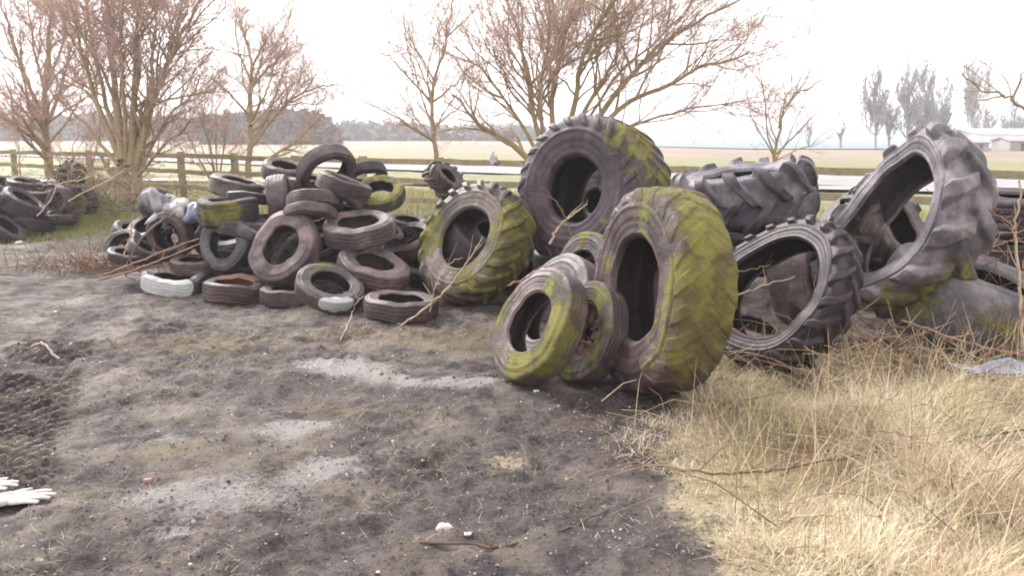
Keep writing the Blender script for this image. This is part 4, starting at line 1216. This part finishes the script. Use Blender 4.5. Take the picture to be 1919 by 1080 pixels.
# gravel and clods
def clods(name, label, xs, ys, size, col, seed, cat='litter'):
    rng = np.random.default_rng(seed); n = len(xs)
    base = np.array([(1, 0, 0), (.5, .87, 0), (-.5, .87, 0), (-1, 0, 0), (-.5, -.87, 0), (.5, -.87, 0), (.3, .1, .7), (-.3, .2, .6), (0, -.4, .65)], float)
    faces = np.array([(0, 1, 6), (1, 2, 7), (1, 7, 6), (2, 3, 7), (3, 4, 8), (3, 8, 7), (4, 5, 8), (5, 0, 6), (5, 6, 8), (6, 7, 8)])
    V = base[None] * (1 + rng.normal(0, .22, (n, 9, 3)))
    a = rng.uniform(0, 6.28, n); c, s = np.cos(a)[:, None], np.sin(a)[:, None]
    X = V[..., 0] * c - V[..., 1] * s; Y = V[..., 0] * s + V[..., 1] * c
    V = np.stack([X, Y, V[..., 2] - .12], -1) * size[:, None, None]
    V += np.stack([xs, ys, ground_z(xs, ys)], -1)[:, None, :]
    P = (faces[None] + np.arange(n)[:, None, None] * 9).reshape(-1, 3)
    me = np_mesh(name, V.reshape(-1, 3), [P], False)
    col_attr(me, 'col', np.c_[np.repeat(col, 9, axis=0), np.ones(n * 9)])
    return tag(link(name, me, VC_WOOD), label, cat, kind='stuff')


N = 16000
xs = rng.uniform(-4.6, 1.8, N); ys = 2.4 + rng.random(N) ** 1.5 * 6
k = (np.abs(xs) < .68 * ys + .3) & (straw_weight(xs, ys) < .4)
xs, ys = xs[k], ys[k]; n = len(xs)
clods('gravel', 'small stones, clods and chips trodden into the mud', xs, ys, rng.uniform(.003, .009, n) * (1 + (rng.random(n) < .03) * 1.0),
      palette(rng, n, [(.09, .075, .075), (.16, .135, .12), (.3, .26, .23), (.46, .43, .4), (.26, .17, .14), (.07, .06, .065)], [4, 4, 2, .5, .5, 4]), 51)

# ------------------------------------------------------------------ single stems, sticks and scraps
def stem(name, label, cat, pts, r0, r1, mat, group=None, side=0, seed=0, sides=6):
    """pts: (px, py, d) places; d None = lying on the ground. side: number of short side twigs"""
    rng = np.random.default_rng(seed + 900)
    P3 = []
    for x, y, d in pts:
        if d is None:
            q = on_ground(x, y); q = q.copy(); q[2] = float(ground_z(q[0], q[1])) + r0 * 1.1
        else:
            q = at(x, y, d)
        P3.append(q)
    P3 = smooth_line(np.array(P3), 7)
    P3 = P3 + rng.normal(0, .004, P3.shape)
    base = P3[np.argmin(P3[:, 2])].copy()
    t = Tubes()
    n = len(P3)
    rad = np.linspace(r0, r1, n) * (1 + rng.normal(0, .06, n))
    t.add(P3 - base, rad, sides)
    o = link(name, t.mesh(name), mat)
    o.location = base
    tag(o, label, cat, group)
    for k in range(side):
        i = int(rng.uniform(.25, .97) * (n - 2)); dd = P3[i + 1] - P3[i]; dd /= np.linalg.norm(dd)
        s = rng.normal(0, 1, 3); s[2] = abs(s[2]) + .3; s /= np.linalg.norm(s)
        ln = rng.uniform(.06, .24)
        v = dd * .6 + s
        v /= np.linalg.norm(v)
        q = np.array([P3[i], P3[i] + v * ln * .5 + rng.normal(0, .01, 3), P3[i] + v * ln])
        tt = Tubes(); tt.add(q - base, [rad[i] * .6, rad[i] * .45, rad[i] * .25], 4)
        link('twig', tt.mesh('twig'), mat, o)
    return o


G_B = 'bramble and weed stems across the bank'
stem('bramble_stem', 'long dark bramble stem lying across the whole bank of pale grass', 'bramble', [(1180, 858, None), (1290, 882, 3.75), (1400, 888, 3.7), (1530, 868, 3.75), (1700, 840, 3.85), (1925, 806, 4.0)], .006, .0045, STEM_DARK, G_B, 10, 1)
stem('bramble_stem', 'red-brown bramble stem arching over the middle of the dark long one', 'bramble', [(1460, 905, None), (1520, 850, 3.75), (1600, 812, 3.8), (1690, 815, 3.8), (1760, 838, 3.85)], .0045, .003, STEM_RED, G_B, 3, 2)
stem('bramble_stem', 'thin stem leading from the mud onto the pale grass edge', 'bramble', [(1010, 915, None), (1110, 890, None), (1200, 862, 3.9), (1260, 840, 3.95)], .004, .003, STEM_RED, G_B, 2, 3)
stem('bramble_stem', 'thick red-brown cane running out of frame below the smooth flat tyre', 'bramble', [(1690, 600, 5.0), (1770, 628, 4.95), (1850, 652, 4.9), (1930, 668, 4.85)], .008, .007, STEM_RED, G_B, 4, 4)
stem('bramble_stem', 'short broken cane leaning beneath the buckled tyre', 'bramble', [(1572, 580, 5.1), (1610, 618, 5.0), (1655, 668, 4.95)], .009, .007, STEM_RED, G_B, 2, 5)
stem('bramble_stem', 'pale cane rising steeply at the frame edge past the ribbed tyre', 'bramble', [(1918, 660, 5.0), (1912, 560, 5.05), (1903, 450, 5.1), (1900, 420, 5.1), (1912, 370, 5.1), (1910, 340, 5.1)], .011, .006, STEM_PALE, G_B, 4, 6)
stem('bramble_stem', 'slanting cane joining the steep pale one beside the buckled tyre', 'bramble', [(1836, 380, 5.2), (1868, 402, 5.15), (1900, 425, 5.1)], .007, .006, STEM_RED, G_B, 2, 7)
stem('bramble_stem', 'curved cane sweeping low beneath the steep pale one', 'bramble', [(1790, 705, None), (1860, 660, 5.0), (1900, 620, 5.0), (1922, 570, 5.0)], .006, .005, STEM_RED, G_B, 2, 8)
stem('bramble_stem', 'thin wavy stem hanging before the wide-open dark tyre', 'bramble', [(1555, 690, 4.95), (1530, 620, 5.0), (1525, 560, 5.0), (1528, 515, 5.05)], .005, .003, STEM_RED, G_B, 3, 9)
stem('bramble_stem', 'bare stick bridging the opening of the wide-open dark tyre', 'stick', [(1368, 562, 5.35), (1430, 535, 5.3), (1488, 518, 5.3)], .006, .004, STEM_PALE, G_B, 1, 10)
stem('bramble_stem', 'yellowish forked twig in the shade of the wide-open dark tyre', 'stick', [(1375, 510, 5.6), (1420, 502, 5.6), (1470, 492, 5.6)], .006, .004, STEM_PALE, G_B, 3, 11)
stem('bramble_stem', 'pair-like thin stem crossing the lugs of the wide-open tyre', 'bramble', [(1520, 575, 4.95), (1560, 548, 5.0), (1605, 524, 5.0)], .004, .003, STEM_PALE, G_B, 1, 12)
stem('bramble_stem', 'wavy cane trailing from the wide-open tyre towards the thick red one', 'bramble', [(1562, 552, 5.0), (1610, 590, 5.0), (1660, 612, 4.95), (1720, 614, 4.95)], .006, .004, STEM_DARK, G_B, 3, 13)
stem('bramble_stem', 'arching pale stem low across the near bank', 'bramble', [(1460, 985, None), (1520, 968, 3.2), (1580, 972, 3.2), (1650, 1000, 3.15)], .005, .003, STEM_PALE, G_B, 1, 14)
stem('bramble_stem', 'dark fine stem climbing the bank from its front corner', 'bramble', [(1290, 700, 4.95), (1320, 760, 4.6), (1318, 690, 4.7), (1310, 660, 4.75)], .003, .002, STEM_DARK, G_B, 2, 15)
stem('bramble_stem', 'short dark twig crossing the long dark stem', 'bramble', [(1435, 803, 4.0), (1455, 830, 3.9), (1478, 870, 3.75)], .003, .0025, STEM_DARK, G_B, 1, 16)
G_S = 'loose sticks around the tyres'
stem('branch', 'long pale branch slanting up across the hole of the green tractor tyre', 'branch', [(752, 622, None), (800, 575, 6.6), (840, 540, 6.55), (875, 492, 6.5), (905, 444, 6.5)], .009, .005, STEM_PALE, G_S, 7, 21)
stem('branch', 'thin pale twig hooking up before the green tractor tyre', 'branch', [(806, 585, 6.6), (815, 540, 6.55), (835, 500, 6.55), (868, 482, 6.55)], .005, .003, STEM_PALE, G_S, 4, 22)
stem('branch', 'single pale twig standing against the brownish ground tyre', 'branch', [(640, 640, None), (655, 600, 6.7), (668, 570, 6.75), (683, 552, 6.75)], .006, .004, STEM_PALE, G_S, 1, 23)
stem('branch', 'pale branch lying up into the hole of the towering dark tyre', 'branch', [(1030, 458, 6.7), (1048, 425, 6.7), (1075, 402, 6.7), (1100, 382, 6.75)], .010, .006, STEM_PALE, G_S, 3, 24)
stem('branch', 'curving thin branch draped between the green and the towering tyres', 'branch', [(1072, 448, 6.6), (1056, 400, 6.7), (1035, 372, 6.75), (990, 362, 6.8)], .006, .004, STEM_DARK, G_S, 3, 25)
stem('branch', 'red curved root resting on the mossy leaning lorry tyres', 'branch', [(950, 536, 4.95), (985, 522, 5.0), (1005, 506, 5.05), (1035, 497, 5.1)], .006, .004, STEM_RED, G_S, 0, 26)
stem('branch', 'bent pinkish stick alone on the mud at the picture side', 'stick', [(48, 645, None), (52, 655, None), (80, 664, None), (110, 678, None)], .012, .009, STICK_PINK, G_S, 0, 27)
stem('branch', 'dark stick lying across the near gravel', 'stick', [(790, 1040, None), (950, 1030, None), (1050, 1000, None), (1140, 962, None)], .006, .004, STEM_DARK, G_S, 4, 28)
stem('branch', 'reddish pole lying over the stick-crossed dark tyre', 'stick', [(195, 515, 8.3), (250, 495, 8.2), (310, 470, 8.2), (372, 448, 8.25)], .012, .009, STEM_RED, G_S, 3, 29)
stem('branch', 'second reddish pole just below the one over the stick-crossed tyre', 'stick', [(185, 525, 8.2), (260, 503, 8.1), (320, 480, 8.1), (378, 455, 8.2)], .010, .008, STEM_RED, G_S, 3, 30)
stem('branch', 'grey bowed lath arching over the half-buried end tyre', 'stick', [(245, 480, 8.4), (265, 447, 8.4), (300, 415, 8.5), (330, 398, 8.6)], .014, .010, BARK_GREY, G_S, 1, 31)
stem('branch', 'long thin red twig reaching from the sacks towards the fence', 'stick', [(330, 392, 9.0), (375, 362, 9.3), (430, 335, 9.5)], .007, .004, STEM_RED, G_S, 2, 32)
stem('branch', 'pale split stick standing at the pile end', 'stick', [(232, 478, 8.3), (243, 445, 8.3), (248, 418, 8.3)], .010, .006, STEM_PALE, G_S, 2, 33)
stem('branch', 'long bowed stem hanging over the far heap', 'stick', [(70, 405, 12.0), (95, 375, 12.0), (112, 345, 12.1), (160, 335, 12.5), (215, 310, 13.0)], .012, .007, STEM_PALE, G_S, 3, 34)
stem('branch', 'bent pale stem at the far heap end below the brown tyre', 'stick', [(128, 378, 12.4), (155, 362, 12.4), (190, 345, 12.7), (240, 315, 13.2)], .012, .007, STEM_PALE, G_S, 2, 35)

# twiggy brush under the ribbed tyre and behind the green tractor tyre
def brush_heap(name, label, c, spread, n, seed, mats):
    rng = np.random.default_rng(seed)
    base = np.array([c[0], c[1], float(ground_z(c[0], c[1]))])
    t = Tubes()
    for i in range(n):
        p = rng.normal(0, 1, 3) * np.array(spread)
        d = rng.normal(0, 1, 3); d[2] = abs(d[2]) * .6; d /= np.linalg.norm(d)
        L = rng.uniform(.15, .55)
        p[2] = abs(p[2])
        q = np.array([p, p + d * L * .5 + rng.normal(0, .03, 3), p + d * L + rng.normal(0, .05, 3)])
        t.add(q, [.006, .0045, .0025], 3)
    o = link(name, t.mesh(name), mats)
    o.location = base
    return tag(o, label, 'brush', kind='stuff')


brush_heap('brush', 'tangle of red-brown bramble twigs filling the shade under the ribbed tyre', at(1870, 480, 6.1), (.32, .22, .28), 520, 1, STEM_RED)
brush_heap('brush', 'dry twigs and weeds heaped at the foot of the smooth flat tyre', at(1740, 655, 5.2), (.45, .14, .05), 170, 2, STEM_PALE)
brush_heap('brush', 'brown brushwood on the mound behind the green tractor tyre', at(772, 418, 9.1), (.14, .2, .08), 160, 3, STEM_DARK)
brush_heap('brush', 'dry red-brown litter and twigs strewn before the end of the car tyre pile', on_ground(240, 505), (.55, .28, .03), 420, 4, STEM_RED)
brush_heap('brush', 'pale dead weeds standing between the far heap and the olive-trunked tree', at(185, 392, 14.2), (.5, .3, .3), 420, 6, STEM_PALE)
brush_heap('brush', 'dead stems tangled over the far heap', at(70, 350, 13.4), (1.3, .4, .28), 420, 5, STEM_DARK)

# crumpled sheets
def crumple(name, label, cat, c, w, l, hgt, mat, seed, rot=0.0, group=None, freq=3.2, pillow=False):
    rng = np.random.default_rng(seed)
    n = 26
    U, V_ = np.meshgrid(np.linspace(-.5, .5, n), np.linspace(-.5, .5, n), indexing='ij')
    edge = 1 + (vnoise(U * 4 + seed, V_ * 4, seed=seed) - .5) * .7
    X, Y = U * w * edge, V_ * l * edge
    Z = (fbm(U * freq + seed, V_ * freq, seed=seed, octv=3, gain=.4) ** 1.3) * hgt * 1.7 * (1 - 0.8 * np.maximum(abs(U), abs(V_)) * 2 * .8)
    if pillow:
        rr2 = np.clip(1 - (2 * np.abs(U)) ** 3, 0, 1) * np.clip(1 - (2 * np.abs(V_)) ** 3, 0, 1)
        Z = hgt * (rr2 ** .5 * (.75 + .5 * (fbm(U * 3 + seed, V_ * 3, seed=seed, octv=2) - .5)) + .35 * (np.abs(2 * fbm(U * 5 + seed, V_ * 5, seed=seed + 3, octv=2) - 1)) * rr2)
    ca, sa = math.cos(rot), math.sin(rot)
    P3 = np.stack([X * ca - Y * sa, X * sa + Y * ca, Z], -1).reshape(-1, 3)
    me = np_mesh(name, P3, [grid_faces(n, n)])
    o = link(name, me, mat)
    md = o.modifiers.new('thick', 'SOLIDIFY'); md.thickness = .004
    o.location = c
    if pillow: o.rotation_euler = (.45, 0.05 * (seed % 3), 0)
    return tag(o, label, cat, group)


blue = simple('blue_sheet', (0.16, 0.21, 0.34), (0.34, 0.39, 0.48), 9, 0.5, .4)
white = simple('white_sheet', (0.42, 0.41, 0.42), (0.24, 0.22, 0.21), 7, 0.5, .4)
slate = simple('slate_sheet', (0.16, 0.18, 0.25), (0.24, 0.27, 0.36), 7, 0.5, .4)
q = at(1885, 698, 4.95); crumple('plastic_sheet', 'torn blue plastic sheet crumpled on the bank at the frame edge', 'plastic sheet', q, .44, .2, .09, blue, 3, .2)
p = at(322, 392, 8.95); crumple('sack', 'crumpled dirty white sack on top of the stick-crossed tyre', 'sack', p, .40, .4, .12, white, 4, .3, 'crumpled sacks on the tyre pile', pillow=True)
p = at(372, 402, 8.95); crumple('sack', 'crumpled slate-blue sack tucked beside the wide green tyre', 'sack', p, .26, .3, .12, slate, 5, .1, 'crumpled sacks on the tyre pile', pillow=True)
p = at(290, 382, 8.9); crumple('sack', 'grey flattened sack sloping down from the half-hidden dark tyre', 'sack', p, .2, .3, .16, simple('grey_sack', (.2, .2, .22), (.3, .29, .3)), 6, .8, 'crumpled sacks on the tyre pile', pillow=True)
p = at(310, 374, 8.95); crumple('plastic_bag', 'small white plastic scrap caught between the dark tyre and the sacks', 'plastic bag', p, .1, .12, .1, white, 7)
p = at(92, 345, 13.2); crumple('plastic_bag', 'white plastic scrap lying on the far heap', 'plastic bag', p, .2, .2, .12, white, 8)
p = at(925, 312, 13.6); crumple('plastic_bag', 'white plastic bag snagged on the fence beside the slender tree', 'plastic bag', p, .14, .1, .25, white, 9)
for k, (px, py, w_, lab) in enumerate(((832, 998, .065, 'white stone, largest on the near mud'), (876, 1012, .03, 'small white stone just beside the largest white one'), (37, 457, .12, 'white scrap on the grass edge before the far heap'),
                                       (1005, 745, .035, 'pale stone chip on the mud before the leaning lorry tyres'))):
    q = on_ground(px, py)
    rng_ = np.random.default_rng(60 + k)
    n_ = 12
    U, V_ = np.meshgrid(np.arange(n_) / n_ * 2 * math.pi, np.linspace(-1.4, 1.4, 9), indexing='ij')
    rr_ = w_ / 2 * (1 + (vnoise(np.cos(U) * 2 + 9, np.sin(U) * 2 + k, V_ * 2, seed=k) - .5) * .8)
    P3 = np.stack([rr_ * np.cos(U) * np.cos(V_), .8 * rr_ * np.sin(U) * np.cos(V_), .55 * rr_ * np.sin(V_)], -1).reshape(-1, 3)
    me = np_mesh('stone', P3, [grid_faces(n_, 9, True)])
    o = link('stone', me, simple(f'white_stone_{k}', (.62, .6, .58), (.45, .43, .4), 20))
    o.location = (q[0], q[1], float(ground_z(q[0], q[1])) + w_ * .14)
    tag(o, lab, 'stone', 'white stones and scraps')
brickm = simple('brick_red', (.27, .13, .11), (.36, .22, .19), 15)
for k, (px, py, s_, lab) in enumerate(((277, 905, .045, 'red brick fragment on the mud nearest the gloves'), (1200, 868, .0, ''), (985, 604, .0, ''))):
    if not s_: continue
    q = on_ground(px, py)
    V = np.array([(-1, -.5, 0), (1, -.6, 0), (.9, .5, 0), (-.8, .6, 0), (-.8, -.4, .5), (.7, -.5, .7), (.8, .4, .6), (-.7, .45, .45)]) * s_ * .5
    me = np_mesh('brick_fragment', V, [np.array([(0, 1, 5, 4), (1, 2, 6, 5), (2, 3, 7, 6), (3, 0, 4, 7), (4, 5, 6, 7)])], False)
    o = link('brick_fragment', me, brickm); o.location = (q[0], q[1], float(ground_z(q[0], q[1])) - .003); o.rotation_euler = (.1, .05, .3)
    tag(o, lab, 'brick')

# ------------------------------------------------------------------ work gloves
glovem = simple('cotton_glove', (0.36, 0.335, 0.31), (0.52, 0.49, 0.455), 22, 0.95, .5, 120, .004)


def glove(label, wrist, ang, flip, curl, zoff):
    """flat-lying knitted glove: one skinned surface; ang is where the fingers point on the ground"""
    S = 1.28
    V, E, Rd = [], [], []

    def v(x, y, z, r):
        V.append((x * S, y * S * flip, z * S)); Rd.append(r * S); return len(V) - 1
    w0 = v(-.055, 0, .012, .030); w1 = v(0, 0, .014, .034); E.append((w0, w1))
    root_pts = [(.075, .036, .017), (.085, .013, .018), (.082, -.011, .017), (.072, -.033, .015)]
    lens = [.070, .080, .073, .055]; spreads = [.16, .04, -.06, -.2]
    for i, ((x, y, r), L, sp) in enumerate(zip(root_pts, lens, spreads)):
        k = v(x * .45, y * .8, .015, .021); E.append((w1, k))
        a = v(x, y, .016, r * .82); E.append((k, a))
        px_, py_, pz = x, y, .016
        for j in range(3):
            st = L / 3
            px_ += math.cos(sp) * st; py_ += math.sin(sp) * st; pz += (.006, -.001, -.006)[j] * curl[i]
            b_ = v(px_, py_, max(pz, .008), (.0108, .0112, .0098)[j]); E.append((a, b_)); a = b_
    t0 = v(.018, .040, .014, .016); E.append((w1, t0))
    t1 = v(.045, .066, .014, .012); E.append((t0, t1)); t2 = v(.072, .084, .012, .0085); E.append((t1, t2))
    me = bpy.data.meshes.new('work_glove')
    me.from_pydata(V, E, [])
    o = link('work_glove', me, glovem)
    sk = o.modifiers.new('skin', 'SKIN'); sk.use_smooth_shade = True
    for i, s in enumerate(me.skin_vertices[0].data):
        s.radius = (Rd[i], Rd[i] * .75); s.use_root = (i == 0)
    sb = o.modifiers.new('sub', 'SUBSURF'); sb.levels = 2; sb.render_levels = 2
    o.location = (wrist[0], wrist[1], float(ground_z(wrist[0], wrist[1])) + zoff)
    o.rotation_euler = (0, .04, ang); o.scale = (1, 1, .72)
    return tag(o, label, 'glove', 'pair of white work gloves')


q = on_ground(5, 946); glove('white cotton work glove with splayed fingers, the nearer of the pair on the mud', q, math.radians(14), 1, (1, .5, 1, .4), .018)
q = on_ground(-55, 922); glove('white cotton work glove lying behind the splayed one, fingertips only in view', q, math.radians(10), -1, (.6, 1, .5, .8), .075)

# ------------------------------------------------------------------ haze
hm = bpy.data.materials.new('haze_air')
hm.use_nodes = True
hm.node_tree.nodes.clear()
ho = hm.node_tree.nodes.new('ShaderNodeOutputMaterial')
hv = hm.node_tree.nodes.new('ShaderNodeVolumePrincipled')
hv.inputs['Color'].default_value = (0.95, 0.95, 0.98, 1)
hv.inputs['Density'].default_value = 0.0014
hv.inputs['Anisotropy'].default_value = 0.2
hm.node_tree.links.new(hv.outputs[0], ho.inputs['Volume'])
x0, x1, y0, y1, zb, zt = -1700, 1700, -40, 2900, -2.0, 16.0
hb = np.array([(x0, y0, zb), (x1, y0, zb), (x1, y1, zb), (x0, y1, zb), (x0, y0, zt), (x1, y0, zt), (x1, y1, zt), (x0, y1, zt)], float)
tag(link('haze', np_mesh('haze', hb, [np.array([(3, 2, 1, 0), (4, 5, 6, 7), (0, 1, 5, 4), (1, 2, 6, 5), (2, 3, 7, 6), (3, 0, 4, 7)])], False), hm), 'pale winter haze over the fields', 'haze', kind='stuff')
